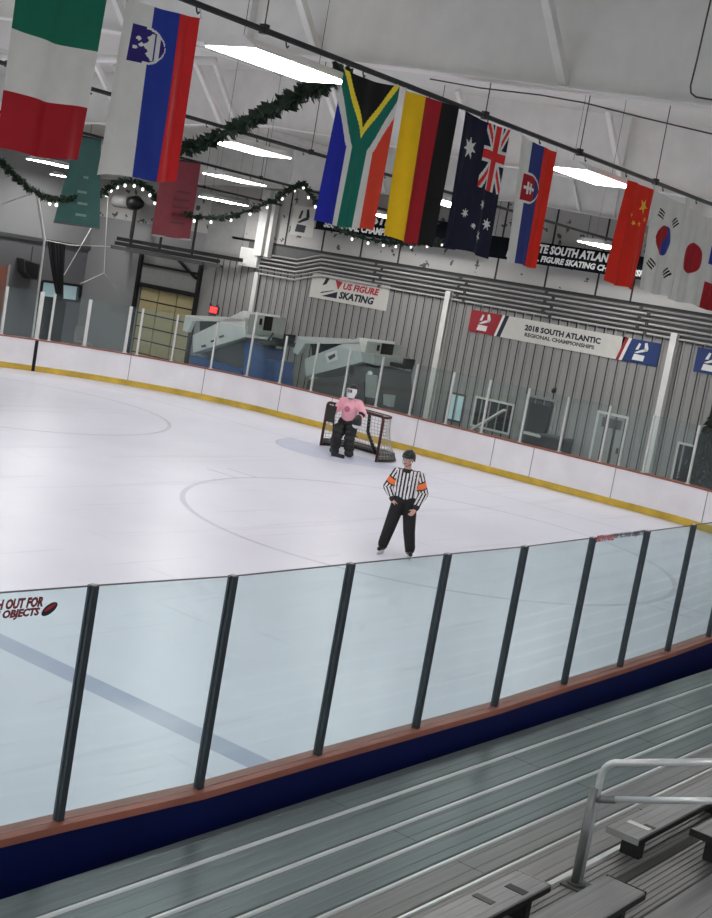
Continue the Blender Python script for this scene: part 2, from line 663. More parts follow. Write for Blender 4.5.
# conduit dropping down the web of the rafter
cd = MB().tube([onx(x_, y_, 11.84) for x_, y_ in ((714, -14), (706, 20), (697, 60), (690.5, 86), (691, 93), (696, 97), (714, 100), (760, 106))], 0.009, 6)
solo('conduit_pipe', cd, M['wire'], 'thin dark conduit running down the nearest roof beam then along its flange', 'conduit')

# end wall: siding below, pipe band, insulation facing above
YL, YR, XE = 33.9, -12.0, 34.0
w = MB()
door = (27.65, 30.55)           # tan sectional door opening
w.box((XE, YR, -0.2), (XE + 0.2, door[0], 5.05))
w.box((XE, door[1], -0.2), (XE + 0.2, YL, 5.05), 2)
w.box((XE, door[0], 2.85), (XE + 0.2, door[1], 5.05), 2)
w.prism([(XE, YR, 5.05), (XE, YL, 5.05), (XE, YL, roofz(YL)), (XE, 14.5, roofz(14.5)), (XE, YR, roofz(YR))], (0.2, 0, 0), 1)
wall_end = struct('wall_end', w, [M['steel_wall'], M['facing'], M['side_wall']])
ribs = MB()
y = YR + 0.2
while y < 26.9:
    # standing rib of the siding panel with its dark seam
    ribs.box((XE - 0.03, y, -0.05), (XE, y + 0.045, 4.3), 0)
    ribs.box((XE - 0.032, y + 0.045, -0.05), (XE, y + 0.082, 4.3), 1)
    y += 0.295
struct('siding_rib', ribs, [M['steel_wall'], M['dark_seam']], wall_end)
jn = MB()
for y, z0 in ((5.5, 5.1), (8.3, 5.1), (11.25, 5.1), (12.35, 5.1), (14.0, 5.1), (14.6, 6.3), (15.7, 5.1), (17.6, 6.2), (19.3, 5.1), (20.8, 5.1), (22.4, 5.1), (24.0, 5.1)):
    jn.box((XE - 0.02, y, z0), (XE, y + 0.05, roofz(y) - 0.3), 0)
jn.box((XE - 0.03, -12, 5.02), (XE, 26.4, 5.10), 0)
struct('panel_joint', jn, [M['dark_seam']], wall_end)
for i, (y, zt) in enumerate(((17.15, 4.52), (9.72, 4.45), (24.9, 4.05), (2.3, 4.5))):
    cb = MB().box((XE - 0.20, y - 0.09, -0.05), (XE - 0.17, y + 0.09, zt)).box((XE - 0.17, y - 0.015, -0.05), (XE - 0.03, y + 0.015, zt)).box((XE - 0.03, y - 0.09, -0.05), (XE, y + 0.09, zt))
    struct('wall_column' if i == 0 else 'wall_column.%03d' % i, cb, M['beam_white'])
# upper tall column at the left third
struct('wall_column.009', MB().box((XE - 0.3, 24.75, 4.6), (XE - 0.04, 25.1, roofz(25) - 1.15)).box((XE - 0.3, 24.45, 4.6), (XE - 0.1, 24.6, roofz(25) - 1.15)), M['beam_white'])
struct('pipe_gap_shade', MB().box((XE - 0.025, YR, 4.22), (XE - 0.001, 25.6, 5.06)), M['band_shade'])  # dark backing sheet that paints the shade between the pipes
# pipe band: each pipe is its own thing
zs = (4.30, 4.43, 4.56, 4.70, 4.83, 4.96)
words = ('lowest', 'second lowest', 'third lowest', 'third highest', 'second highest', 'topmost')
for i, z in enumerate(zs):
    r_ = root('wall_pipe', '%s white pipe of the stacked horizontal pipes across the end wall' % words[i], 'pipe', (XE - 0.1, 10, z), 'pipes along the end wall')
    dz = 0.0 if i in (0, 5) else 0.0
    part('pipe', MB().tube([(XE - 0.10, -12, z), (XE - 0.10, 22.3, z), (XE - 0.10, 23.3, z - 0.28), (XE - 0.10, 25.0, z - 0.28)], 0.03, 8), M['grey' if i % 2 else 'pipe_grey'], r_, True)
    for y in (6.5, 10.6, 13.6, 16.6, 19.8):
        part('pipe_clamp', MB().box((XE - 0.145, y - 0.05 + 0.25 * (i % 2), z - 0.05), (XE - 0.005, y + 0.05 + 0.25 * (i % 2), z + 0.05)), M['dgrey'], r_)
q = onx(222, 246, XE - 0.2)
eb = root('electrical_box', 'pale square junction box where the wall pipes end at the left', 'junction box', (XE - 0.1, 25.1, 3.9))
part('box', MB().box((XE - 0.22, 24.95, 4.18), (XE - 0.04, 25.75, 4.80)), M['white_mach'], eb)
part('cover', MB().box((XE - 0.235, 25.0, 4.22), (XE - 0.22, 25.70, 4.76)), M['white'], eb)

# side wall (far long side)
YS = 33.6
sw = MB()
sw.box((-14, YS, 3.85), (XE + 0.2, YS + 0.3, 7.8), 0)
wx0, wx1, wz0, wz1 = ony(41, 290, YS).x, min(33.9, ony(91, 292, YS).x), ony(66, 300, YS).z, ony(66, 284, YS).z
sw.box((-14, YS, -0.2), (wx0, YS + 0.3, 3.85), 1)
sw.box((wx1, YS, -0.2), (XE + 0.2, YS + 0.3, 3.85), 1)
sw.box((wx0, YS, -0.2), (wx1, YS + 0.3, wz0), 1)
sw.box((wx0, YS, wz1), (wx1, YS + 0.3, 3.85), 1)
wall_side = struct('wall_side', sw, [M['side_wall'], M['side_dark']])
struct('trim_1', MB().box((-14, YS - 0.12, 3.74), (XE, YS, 3.88)), M['dgrey'])
# lit window in the side wall
win = struct('window_1', MB().box((wx0, YS + 0.2, wz0), (wx1, YS + 0.22, wz1)), M['window_glow'])
fr = MB()
for a, b in (((wx0, wz0), (wx1, wz0)), ((wx0, wz1), (wx1, wz1)), ((wx0, wz0), (wx0, wz1)), ((wx1, wz0), (wx1, wz1)), ((wx0 * 0.55 + wx1 * 0.45, wz0), (wx0 * 0.55 + wx1 * 0.45, wz1))):
    fr.obox((a[0], YS - 0.01, a[1]), (b[0], YS - 0.01, b[1]), 0.09, 0.06, up=(0, 1, 0))
struct('window_frame', fr, M['black'], win)

# tan sectional door in the end wall
d1 = struct('door_1', MB().box((XE + 0.06, door[0], -0.06), (XE + 0.12, door[1], 2.85)), M['black'])
for r in range(6):
    for c in range(3):
        y0 = door[0] + 0.05 + c * 0.94
        z0 = -0.04 + r * 0.48
        if z0 + 0.44 < 2.9:
            struct('door_panel' if (r, c) == (0, 0) else 'door_panel.%03d' % (r * 3 + c), MB().box((XE + 0.01, y0, z0), (XE + 0.06, y0 + 0.88, z0 + 0.43)), M['tan'], d1)
tr_ = MB()
for y in (door[0] - 0.12, door[1] + 0.02):
    tr_.box((XE - 0.14, y, -0.05), (XE - 0.01, y + 0.12, 4.05))
tr_.box((XE - 0.12, door[0], 2.80), (XE - 0.01, door[1], 2.95))
tr_.box((XE - 0.12, door[0], 3.58), (XE - 0.04, door[1], 3.66))
tr_.obox((XE - 0.08, 28.8, 4.0), (XE - 0.08, 27.75, 3.45), 0.08, 0.08, up=(1, 0, 0))
struct('door_track', tr_, M['black'], d1)
# white panel above the door
struct('trim_2', MB().box((XE - 0.025, door[0], 2.95), (XE - 0.002, door[1], 4.05)), M['grey'])
# overhead steel track frame: three long bars in front of the wall at the left
ot = root('overhead_track', 'dark steel overhead track bolted to the end wall above the tan door', 'steel track', (XE - 0.5, 28, 4.0))
for i, (x, z, ya, yb) in enumerate(((33.3, 4.18, 26.2, 31.4), (33.55, 4.35, 25.4, 31.6), (33.05, 4.02, 25.9, 31.3))):
    part('rail', MB().obox((x, ya, z), (x, yb, z), 0.10, 0.13), M['black' if i != 2 else 'dgrey'], ot)
for y in (27.5, 29.1, 30.6):
    part('hanger', MB().box((33.28, y, 4.2), (33.34, y + 0.07, 5.6)), M['black'], ot)
for y in (26.6, 31.2):
    part('bracket', MB().box((33.0, y, 3.98), (33.99, y + 0.08, 4.06)), M['black'], ot)

# other doors on the end wall
def wall_door(idx, y0, y1, zt, pm, glazed):
    d = struct('door_%d' % idx, MB().box((XE - 0.03, y0, -0.05), (XE - 0.005, y1, zt)), M[pm])
    fb = MB()
    fb.box((XE - 0.06, y0 - 0.07, -0.05), (XE - 0.002, y0, zt + 0.07))
    fb.box((XE - 0.06, y1, -0.05), (XE - 0.002, y1 + 0.07, zt + 0.07))
    fb.box((XE - 0.06, y0, zt), (XE - 0.002, y1, zt + 0.07))
    struct('door_frame.%03d' % idx, fb, M['grey' if glazed else 'post_light'], d)
    if glazed:
        gb = MB().box((XE - 0.04, y0 + 0.12, 0.95), (XE - 0.03, y1 - 0.12, zt - 0.15)).box((XE - 0.04, y0 + 0.12, 0.1), (XE - 0.03, y1 - 0.12, 0.80))
        struct('door_glass.%03d' % idx, gb, M['black'], d)
        struct('push_bar.%03d' % idx, MB().box((XE - 0.09, y0 + 0.1, 0.84), (XE - 0.04, y1 - 0.1, 0.92)), M['post_light'], d)
    else:
        struct('door_glass.%03d' % idx, MB().box((XE - 0.036, y0 + 0.12, 1.55), (XE - 0.03, y1 - 0.12, zt - 0.08)), M['dgrey'], d)
        struct('door_handle.%03d' % idx, MB().box((XE - 0.09, y0 + 0.07, 0.9), (XE - 0.03, y0 + 0.11, 1.05)), M['dgrey'], d)


wall_door(2, 12.95, 13.85, 1.92, 'dgrey', True)
wall_door(3, 10.66, 11.50, 1.90, 'grey', False)
# windows of the lobby low in the end wall
def lobby_window(idx, y0, y1, z0, z1, glow):
    b = struct('window_%d' % idx, MB().box((XE - 0.02, y0, z0), (XE - 0.006, y1, z1)), M['window_glow' if glow else 'black'])
    fb = MB()
    fb.box((XE - 0.05, y0 - 0.06, z0 - 0.06), (XE - 0.002, y0, z1 + 0.06)).box((XE - 0.05, y1, z0 - 0.06), (XE - 0.002, y1 + 0.06, z1 + 0.06))
    fb.box((XE - 0.05, y0, z0 - 0.06), (XE - 0.002, y1, z0)).box((XE - 0.05, y0, z1), (XE - 0.002, y1, z1 + 0.06))
    struct('window_frame.%03d' % idx, fb, M['dgrey' if glow else 'post_light'], b)


lobby_window(2, 16.0, 16.55, 0.75, 1.5, True)
lobby_window(3, 14.3, 15.55, 0.75, 1.55, False)
lobby_window(4, 8.55, 9.0, 0.5, 1.55, False)
# diagonal white rail seen in front of the dark lobby window
sb = MB().obox((XE - 0.35, 15.35, 0.62), (XE - 0.35, 14.35, 1.42), 0.05, 0.16, up=(1, 0, 0))
solo('stair_handrail', sb, M['white'], 'sloping white rail in front of the dark lobby window', 'handrail')
bn = root('storage_bin', 'dark square bin standing beside the glazed grey door', 'bin', (XE - 0.6, 12.35, -0.06))
part('body', MB().box((XE - 0.85, 12.0, -0.06), (XE - 0.35, 12.75, 0.98)), M['black'], bn)
part('lid', MB().box((XE - 0.88, 11.97, 0.98), (XE - 0.32, 12.78, 1.04)), M['dgrey'], bn)
sc_ = root('wall_camera', 'small black dome camera above the glazed grey door', 'camera', (XE - 0.1, 13.0, 2.25))
part('dome', MB().ell((XE - 0.12, 13.02, 2.24), (0.07, 0.07, 0.07)), M['black'], sc_, True)
part('bracket', MB().box((XE - 0.12, 12.99, 2.28), (XE, 13.05, 2.33)), M['dgrey'], sc_)
# exit sign
q = onx(214, 310, XE - 0.08)
ex = root('exit_sign', 'glowing red exit sign above the blue and white ice machine', 'exit sign', (q.x, q.y, q.z))
part('housing', MB().box((XE - 0.10, q.y - 0.19, q.z - 0.13), (XE - 0.02, q.y + 0.19, q.z + 0.13)), M['dgrey'], ex)
part('lettering', text_mb('EXIT', 0.32, 0.19, (0, -1, 0), (0, 0, 1), (XE - 0.103, q.y + 0.16, q.z - 0.095), depth=0.004), M['exit'], ex, label='glowing red EXIT letters')
for s_ in (-1, 1):
    part('lamp_head', MB().ell((XE - 0.12, q.y + s_ * 0.16, q.z + 0.17), (0.05, 0.05, 0.05), 10, 6), M['dgrey'], ex)
part('face', MB().box((XE - 0.102, q.y - 0.17, q.z - 0.11), (XE - 0.100, q.y + 0.17, q.z + 0.11)), M['exit_face'], ex)

# ------------------------------------------------------------------ rink boards
def outward(path, i):
    a = Vector(path[max(i - 1, 0)])
    b = Vector(path[min(i + 1, len(path) - 1)])
    d = (b - a).normalized()
    return Vector((d.y, -d.x))


def sweep(mb, path, prof, mi=None):
    """prof: list of (offset outward, z) closed polygon swept along a plan path"""
    vs, fs = [], []
    n = len(prof)
    for i, p in enumerate(path):
        o = outward(path, i)
        for off, z in prof:
            vs.append((p[0] + o.x * off, p[1] + o.y * off, z))
    for i in range(len(path) - 1):
        for k in range(n):
            k2 = (k + 1) % n
            fs.append((i * n + k, (i + 1) * n + k, (i + 1) * n + k2, i * n + k2))
    fs.append(tuple(range(n)))
    fs.append(tuple((len(path) - 1) * n + k for k in range(n - 1, -1, -1)))
    mb.add(vs, fs, mi)


ZB, ZG = 0.975, 2.40
far_path = arc(22.2, 8, 8.0, -PI / 2, 0, 20) + [(30.2, 10), (30.2, 13), (30.2, 16)] + arc(22.2, 19.5, 8.0, 0, PI / 2, 20) + [(18, 27.5), (12, 27.5), (4, 27.5)]
fb = root('rink_boards', 'white end and far side rink boards with yellow kick strip and red top rail', 'rink boards', (30.2, 14, 0))
mb = MB(); sweep(mb, far_path, [(0, 0.0), (0, ZB - 0.04), (0.16, ZB - 0.04), (0.16, 0.0)])
part('board_panel', mb, M['board_white'], fb)
mb = MB(); sweep(mb, far_path, [(-0.014, 0.004), (-0.014, 0.165), (-0.001, 0.175), (-0.001, 0.004)])
part('kick_plate', mb, M['board_yellow'], fb)
mb = MB(); sweep(mb, far_path, [(-0.02, ZB - 0.04), (-0.02, ZB), (0.20, ZB), (0.20, ZB - 0.04)])
part('cap_rail', mb, M['cap_red'], fb)


def path_at(path, s):
    acc = 0
    for i in range(len(path) - 1):
        a, b = Vector(path[i]), Vector(path[i + 1])
        L = (b - a).length
        if acc + L >= s:
            d = (b - a).normalized()
            return a + d * (s - acc), Vector((d.y, -d.x))
        acc += L
    return Vector(path[-1]), outward(path, len(path) - 1)


def path_len(path):
    return sum((Vector(path[i + 1]) - Vector(path[i])).length for i in range(len(path) - 1))


def nearest_s(path, pt):
    best = (1e9, 0)
    acc = 0
    pt = Vector(pt)
    for i in range(len(path) - 1):
        a, b = Vector(path[i]), Vector(path[i + 1])
        L = (b - a).length
        t = max(0, min(1, (pt - a).dot(b - a) / (L * L)))
        dd = (a + (b - a) * t - pt).length
        if dd < best[0]:
            best = (dd, acc + t * L)
        acc += L
    return best[1]


def seam(pt, w_, m_, d_=0.006, z1=None):
    s_ = nearest_s(far_path, pt)
    p, o = path_at(far_path, s_)
    t = Vector((o.y, -o.x))
    mb = MB()
    a = p - o * d_
    z1 = z1 or ZB - 0.04
    vs = []
    for e in (-1, 1):
        for f_ in (0, d_ + 0.004):
            for z in (0.0, z1):
                c = a + t * (e * w_ / 2) + o * f_
                vs.append((c.x, c.y, z))
    mb.add(vs, [(0, 1, 3, 2), (4, 6, 7, 5), (0, 4, 5, 1), (2, 3, 7, 6), (1, 5, 7, 3), (0, 2, 6, 4)])
    part('board_seam', mb, M[m_], fb)


for pt in ((29.75, 22.6), (30.2, 19.95), (30.2, 18.0), (30.2, 14.95), (30.2, 12.45), (30.2, 11.25), (30.2, 8.9), (30.0, 6.4), (28.9, 4.0), (28.4, 24.55)):
    seam(pt, 0.022, 'grey')
g0 = onz(38, 357, 0.5)
seam((g0.x, g0.y), 0.10, 'gap', 0.016)

# far glass: posts are parts of the boards, each pane a thing
posts = [(28.6, 3.2), (29.35, 4.35), (29.95, 5.7), (30.3, 7.0), (30.3, 8.22), (30.3, 9.41), (30.3, 10.59), (30.3, 11.76), (30.3, 12.96), (30.3, 14.12), (30.3, 15.34), (30.3, 16.53),
         (30.3, 17.72), (30.3, 18.92), (30.3, 20.12), (30.15, 21.3), (29.85, 22.5), (29.35, 23.7), (28.72, 24.62), (28.45, 24.9), (27.55, 25.75), (26.65, 26.35), (26.3, 26.5), (25.35, 26.95), (24.1, 27.3), (22.9, 27.5)]
ss = [nearest_s(far_path, p) for p in posts]
fat = {19: 0.09, 20: 0.10, 21: 0.07, 22: 0.12, 18: 0.06, 23: 0.08}
for i, s_ in enumerate(ss):
    p, o = path_at(far_path, s_)
    c = p + o * 0.09
    wd = fat.get(i, 0.05)
    mb = MB()
    a = Vector((c.x, c.y, ZB))
    tall = 2.92 if i == 15 else ZG
    mb.obox(a, a + Vector((0, 0, tall - ZB)), wd, 0.05, up=(o.x, o.y, 0))
    mb.obox(a, a + Vector((0, 0, 0.015)), wd + 0.06, 0.10, up=(o.x, o.y, 0))
    part('glass_post', mb, M['post_light'], fb)
ords = ['first', 'second', 'third', 'fourth', 'fifth', 'sixth', 'seventh', 'eighth', 'ninth', 'tenth', 'eleventh', 'twelfth', 'thirteenth', 'fourteenth', 'fifteenth', 'sixteenth', 'seventeenth', 'eighteenth', 'nineteenth', 'twentieth',
        'twenty-first', 'twenty-second', 'twenty-third', 'twenty-fourth', 'twenty-fifth']
behind = {11: 'directly behind the goalkeeper', 10: 'behind the right goal post', 4: 'in front of the plain grey door', 6: 'in front of the glazed grey door', 7: 'in front of the dark lobby window', 2: 'in front of the dark christmas tree'}
for i in range(len(ss) - 1):
    if i in (18, 21):
        pass
    sa, sb2 = ss[i] + 0.03, ss[i + 1] - 0.03
    n = 4
    vs, fs = [], []
    for k in range(n + 1):
        p, o = path_at(far_path, sa + (sb2 - sa) * k / n)
        for off in (0.085, 0.097):
            for z in (ZB + 0.002, ZG):
                c = p + o * off
                vs.append((c.x, c.y, z))
    for k in range(n):
        a = k * 4
        fs += [(a, a + 4, a + 5, a + 1), (a + 2, a + 3, a + 7, a + 6), (a + 1, a + 5, a + 7, a + 3), (a, a + 2, a + 6, a + 4)]
    fs += [(0, 1, 3, 2), (n * 4, n * 4 + 2, n * 4 + 3, n * 4 + 1)]
    mb = MB().add(vs, fs)
    lab = 'clear far-end glass pane %s, %s from the right' % (behind[i], ords[i]) if i in behind else 'clear glass pane on the far boards, %s pane from the right' % ords[i]
    solo('glass_pane', mb, M['farglass'], lab, 'glass pane', 'glass panes on the far boards')

# ---- near boards
NX = [5.174, 6.262, 7.489, 8.717, 9.893, 11.218, 12.457, 13.721, 15.026]
NY = [0.064, -0.022, -0.024, -0.037, -0.05, -0.013, 0.013, 0.057, 0.122]
near_pts = [(3.95, 0.14)] + list(zip(NX, NY)) + [(16.3, 0.15), (17.5, 0.15)]


def near_y(x):
    for (xa, ya), (xb, yb) in zip(near_pts, near_pts[1:]):
        if xa <= x <= xb:
            return ya + (yb - ya) * (x - xa) / (xb - xa)
    return near_pts[0][1] if x < 4 else near_pts[-1][1]


npath = [(2.0, 0.2)] + near_pts + [(22.2, 0.05)]
nb = root('rink_boards', 'near side rink boards with navy outer face and worn red cap rail', 'rink boards', (9, 0, 0))
# path runs +X so "outward" (right of travel) is -Y, towards the stands
mb = MB(); sweep(mb, npath, [(-0.06, 0.0), (-0.06, 0.93), (0.052, 0.93), (0.052, 0.0)])
mb.mi = [0] * len(mb.mi)
part('board_panel', mb, M['navy'], nb)
mb = MB(); sweep(mb, npath, [(-0.075, 0.0), (-0.075, 0.925), (-0.062, 0.925), (-0.062, 0.0)])
part('inner_facing', mb, M['board_white'], nb, label='white inner face')
mb = MB(); sweep(mb, npath, [(-0.085, 0.935), (-0.085, 0.98), (0.0, 0.98), (0.0, 0.935)])
part('cap_rail', mb, M['cap_red'], nb)
mb = MB(); sweep(mb, npath, [(0.010, 0.935), (0.010, 0.983), (0.070, 0.983), (0.070, 0.935)])
part('cap_rail', mb, M['cap_red'], nb)
mb = MB(); sweep(mb, npath, [(0.0, 0.935), (0.0, 0.965), (0.010, 0.965), (0.010, 0.935)])
part('cap_groove', mb, M['cap_groove'], nb)
xs_p = [3.95] + NX + [16.3, 17.5, 18.7, 19.9]
for i, x in enumerate(xs_p):
    y = near_y(x)
    zt = 2.405
    mb = MB()
    mb.box((x - 0.022, y - 0.026, 0.98), (x + 0.022, y - 0.010, zt)).box((x - 0.022, y + 0.010, 0.98), (x + 0.022, y + 0.026, zt)).box((x - 0.010, y - 0.015, 0.98), (x + 0.010, y + 0.015, zt))
    part('glass_post', mb, M['post_dark'], nb)
    part('post_clip', MB().box((x - 0.012, y - 0.012, zt), (x + 0.012, y + 0.012, zt + 0.012)), M['post_light'], nb)
near_lab = ['near glass pane with the watch out for flying objects warning', 'near glass pane second from left, in front of the broad blue line', 'near glass pane third from left, holding the lower end of the blue line',
            'near glass pane below the referee, its left post left of his feet', 'near glass pane immediately right of the referee\'s feet', 'near glass pane between the referee and the beware lettering, adjoining the lettered pane',
            'near glass pane with the thin beware of flying objects strip', 'near glass pane immediately right of the beware lettering', 'near glass pane at the far right, before the frame edge', 'near glass pane first beyond the right frame edge', 'near glass pane second beyond the right frame edge', 'near glass pane third beyond the right frame edge', 'near glass pane last before the rounded rink corner']
panes = []
for i in range(len(xs_p) - 1):
    xa, xb = xs_p[i] + 0.014, xs_p[i + 1] - 0.014
    ya, yb = near_y(xs_p[i]), near_y(xs_p[i + 1])
    zt = 2.40
    vs = []
    for (x, y) in ((xa, ya), (xb, yb)):
        for e in (-0.006, 0.006):
            for z in (0.985, zt):
                vs.append((x, y + e, z))
    mb = MB().add(vs, [(0, 1, 3, 2), (4, 6, 7, 5), (0, 4, 5, 1), (2, 3, 7, 6), (1, 5, 7, 3), (0, 2, 6, 4)])
    g = root('glass_pane', near_lab[i], 'glass pane', ((xa + xb) / 2, (ya + yb) / 2, 0.985), 'glass panes on the near boards')
    part('pane', mb, M['glass'], g)
    part('top_edge', MB().obox((xa, ya, zt + 0.003), (xb, yb, zt + 0.003), 0.013, 0.006), M['dgrey'], g, label='dark polished top edge')
    panes.append(g)


def decal(body, px, width, height, pane, mt, name='warning_lettering', shear=0.15, right=False):
    p = ony(px[0], px[1], near_y(8) - 0.0)
    x = p.x
    for _ in range(3):
        p = ony(px[0], px[1], near_y(x) - 0.010)
        x = p.x
    if right:
        x -= width
    ya, yb = near_y(x) - 0.010, near_y(x + width) - 0.010
    d = Vector((width, yb - ya, 0)).normalized()
    return text_mb(body, width, height, d, (0, 0, 1), (x, ya - 0.002, p.z), shear, 0.001, bold=0.055 if right else 0.032)


part('warning_lettering', merge(decal('WATCH OUT FOR', (42.5, 606.5), 0.47, 0.060, None, None, right=True), decal('FLYING OBJECTS', (38.5, 617.5), 0.46, 0.060, None, None, right=True)), M['text_darkred'], panes[0], label='dark red warning lettering')
a = ony(42, 614, near_y(4.9) - 0.012)
b = ony(56.5, 604, near_y(4.9) - 0.012)
pk = MB()
mid = (a + b) / 2
dv = (b - a)
for mi_, (rl, rh, off) in enumerate(((0.56, 0.030, 0), (0.42, 0.010, 0.010))):
    mtx = Matrix.Rotation(-math.atan2(dv.z, dv.x), 3, 'Y')
    pk.ell(mid + Vector((0, -0.002 - 0.003 * mi_, off)), (dv.length * rl, 0.0015, rh), 16, 8, mi_, mtx)
part('puck_drawing', pk, [M['text_navy'], M['text_red']], panes[0], label='printed dark puck with red rim')
t1 = decal('BEWARE', (595.5, 542.3), 0.40, 0.066, None, None)
part('warning_lettering', t1, M['text_red'], panes[6], label='red BEWARE lettering')
t2 = decal('OF FLYING OBJECTS', (613.5, 540.0), 0.70, 0.066, None, None)
part('warning_lettering', t2, M['text_navy'], panes[6], label='dark lettering OF FLYING OBJECTS')

# ------------------------------------------------------------------ stands
def plank(mb, y0, y1, z, x0, x1, grooves=3, th=0.045, step=0.006):
    """aluminium plank along X between y0 (rink side, larger) and y1, ribbed top"""
    ys, zs_ = [], []
    n = grooves
    pts = [(y0, z - th), (y0, z - 0.008), (y0 - 0.006, z)]
    wd = (y0 - y1)
    for g_ in range(n):
        c = y0 - wd * (g_ + 0.75) / (n + 0.5)
        pts += [(c + 0.006, z), (c + 0.003, z - step), (c - 0.003, z - step), (c - 0.006, z)]
    pts += [(y1 + 0.006, z), (y1, z - 0.008), (y1, z - th)]
    mb.prism([(x0, y, zz) for y, zz in pts], (x1 - x0, 0, 0))


ZD = 0.75
X0, X1 = 1.5, 24.0
edges = [-0.17, -0.43, -0.77, -1.035, -1.295, -1.575, -1.87]
dk_names = ['against the navy boards', 'second from the boards', 'third from the boards', 'fourth from the boards', 'fifth from the boards', 'sixth from the boards, in front of the first seats']
for i in range(len(edges) - 1):
    y0, y1 = edges[i] - 0.005, edges[i + 1] + 0.005
    r_ = root('deck_plank', 'long grey aluminium deck plank %s' % dk_names[i], 'deck plank', (8, (y0 + y1) / 2, ZD - 0.05), 'aluminium deck planks')
    mb = MB(); plank(mb, y0, y1, ZD, X0, X1, 2, step=0.0025)
    part('plank', mb, M['alu' if i < 4 else 'alu_warm'], r_)
    if i:
        nz = MB().prism([(X0, y0 - 0.012, ZD), (X0, y0 - 0.018, ZD + 0.012), (X0, y0 - 0.038, ZD + 0.012), (X0, y0 - 0.044, ZD)], (X1 - X0, 0, 0))
        part('nosing', nz, M['alu_edge_lit'], r_, label='raised edge strip with painted highlight')
    for xs_ in ((9.55, 12.6) if i % 2 else (7.4, 11.2)):
        part('splice_joint', MB().box((xs_, y1 + 0.01, ZD - 0.02), (xs_ + 0.006, y0 - 0.055, ZD + 0.0008)), M['dgrey'], r_)
# support framing under the deck and rows
fb2 = root('stand_frame', 'dark steel framing beneath the aluminium stands', 'stand frame', (8, -2, -0.06))
for x in (3, 6, 9, 12, 15, 18, 21):
    part('frame_beam', MB().box((x - 0.04, -1.85, ZD - 0.14), (x + 0.04, -0.20, ZD - 0.05)), M['dgrey'], fb2)
    for y in (-0.35, -1.7):
        part('frame_leg', MB().box((x - 0.04, y - 0.04, -0.06), (x + 0.04, y + 0.04, ZD - 0.14)), M['dgrey'], fb2)
    for y, z in ((-2.5, 0.93), (-3.1, 1.16), (-3.7, 1.39)):
        part('frame_leg', MB().box((x - 0.04, y - 0.04, -0.06), (x + 0.04, y + 0.04, z - 0.05)), M['dgrey'], fb2)


def ribbed(name, label, y0, y1, z, m_, grooves, group, nose=True):
    r_ = root(name, label, 'foot plank', (8, (y0 + y1) / 2, z - 0.05), group)
    mb = MB(); plank(mb, y0, y1, z, X0, X1, grooves, step=0.006)
    part('plank', mb, M[m_], r_)
    if nose:
        part('nosing', MB().prism([(X0, y0 - 0.004, z), (X0, y0 - 0.010, z + 0.010), (X0, y0 - 0.05, z + 0.010), (X0, y0 - 0.056, z)], (X1 - X0, 0, 0)), M['alu_edge_lit'], r_, label='raised edge strip with painted highlight')


GFP = 'ribbed foot planks of the stands'
ribbed('foot_plank', 'ribbed grey foot plank the handrail post stands on', -1.878, -2.13, ZD, 'alu_warm', 5, GFP)
ribbed('foot_plank', 'foot plank with painted shadow behind the handrail post', -2.14, -2.37, ZD + 0.005, 'alu_dark', 2, GFP, False)  # dark metal paints the shadow lying over this plank
ribbed('foot_plank', 'ribbed foot plank below the second seat row', -2.385, -2.66, ZD + 0.20, 'alu_warm', 6, GFP, False)
ribbed('foot_plank', 'smooth grey foot plank in the lower right corner', -2.67, -2.96, ZD + 0.205, 'alu_seat', 1, GFP, False)
ribbed('foot_plank', 'highest foot plank of the stands, behind the second seats', -2.97, -3.45, ZD + 0.43, 'alu_seat', 4, GFP, False)


def seat(label, y0, y1, z, x0, x1, ends, foot):
    r_ = root('bench_seat', label, 'bench seat', ((x0 + x1) / 2, (y0 + y1) / 2, foot), 'aluminium bench seats')
    mb = MB(); plank(mb, y0, y1, z, x0, x1, 3, 0.04, step=0.0015)
    part('seat', mb, M['alu_seat'], r_)
    for e in ends:
        sx = x0 if e < 0 else x1
        part('end_cap', MB().box((sx - 0.006, y1 - 0.003, z - 0.045), (sx + 0.006, y0 + 0.003, z + 0.002)), M['grey' if y0 > -2.2 else 'black_cap'], r_)
        lx = sx - e * 0.18
        part('leg', MB().box((lx - 0.03, (y0 + y1) / 2 - 0.09, foot), (lx + 0.03, (y0 + y1) / 2 + 0.06, z - 0.04)), M['black_cap'], r_)
    x = x0 + 1.6 if ends == (-1,) else x1 - 1.6
    while x0 < x < x1:
        part('leg', MB().box((x - 0.03, (y0 + y1) / 2 - 0.09, foot), (x + 0.03, (y0 + y1) / 2 + 0.06, z - 0.04)), M['black_cap'], r_)
        x += 1.8 if ends == (-1,) else -1.8
    # dark underside edge strip along the back of the seat
    part('edge_strip', MB().box((x0, y1 - 0.006, z - 0.045), (x1, y1 - 0.0005, z - 0.012)), M['black_cap'], r_, label='dark back edge')
    return r_


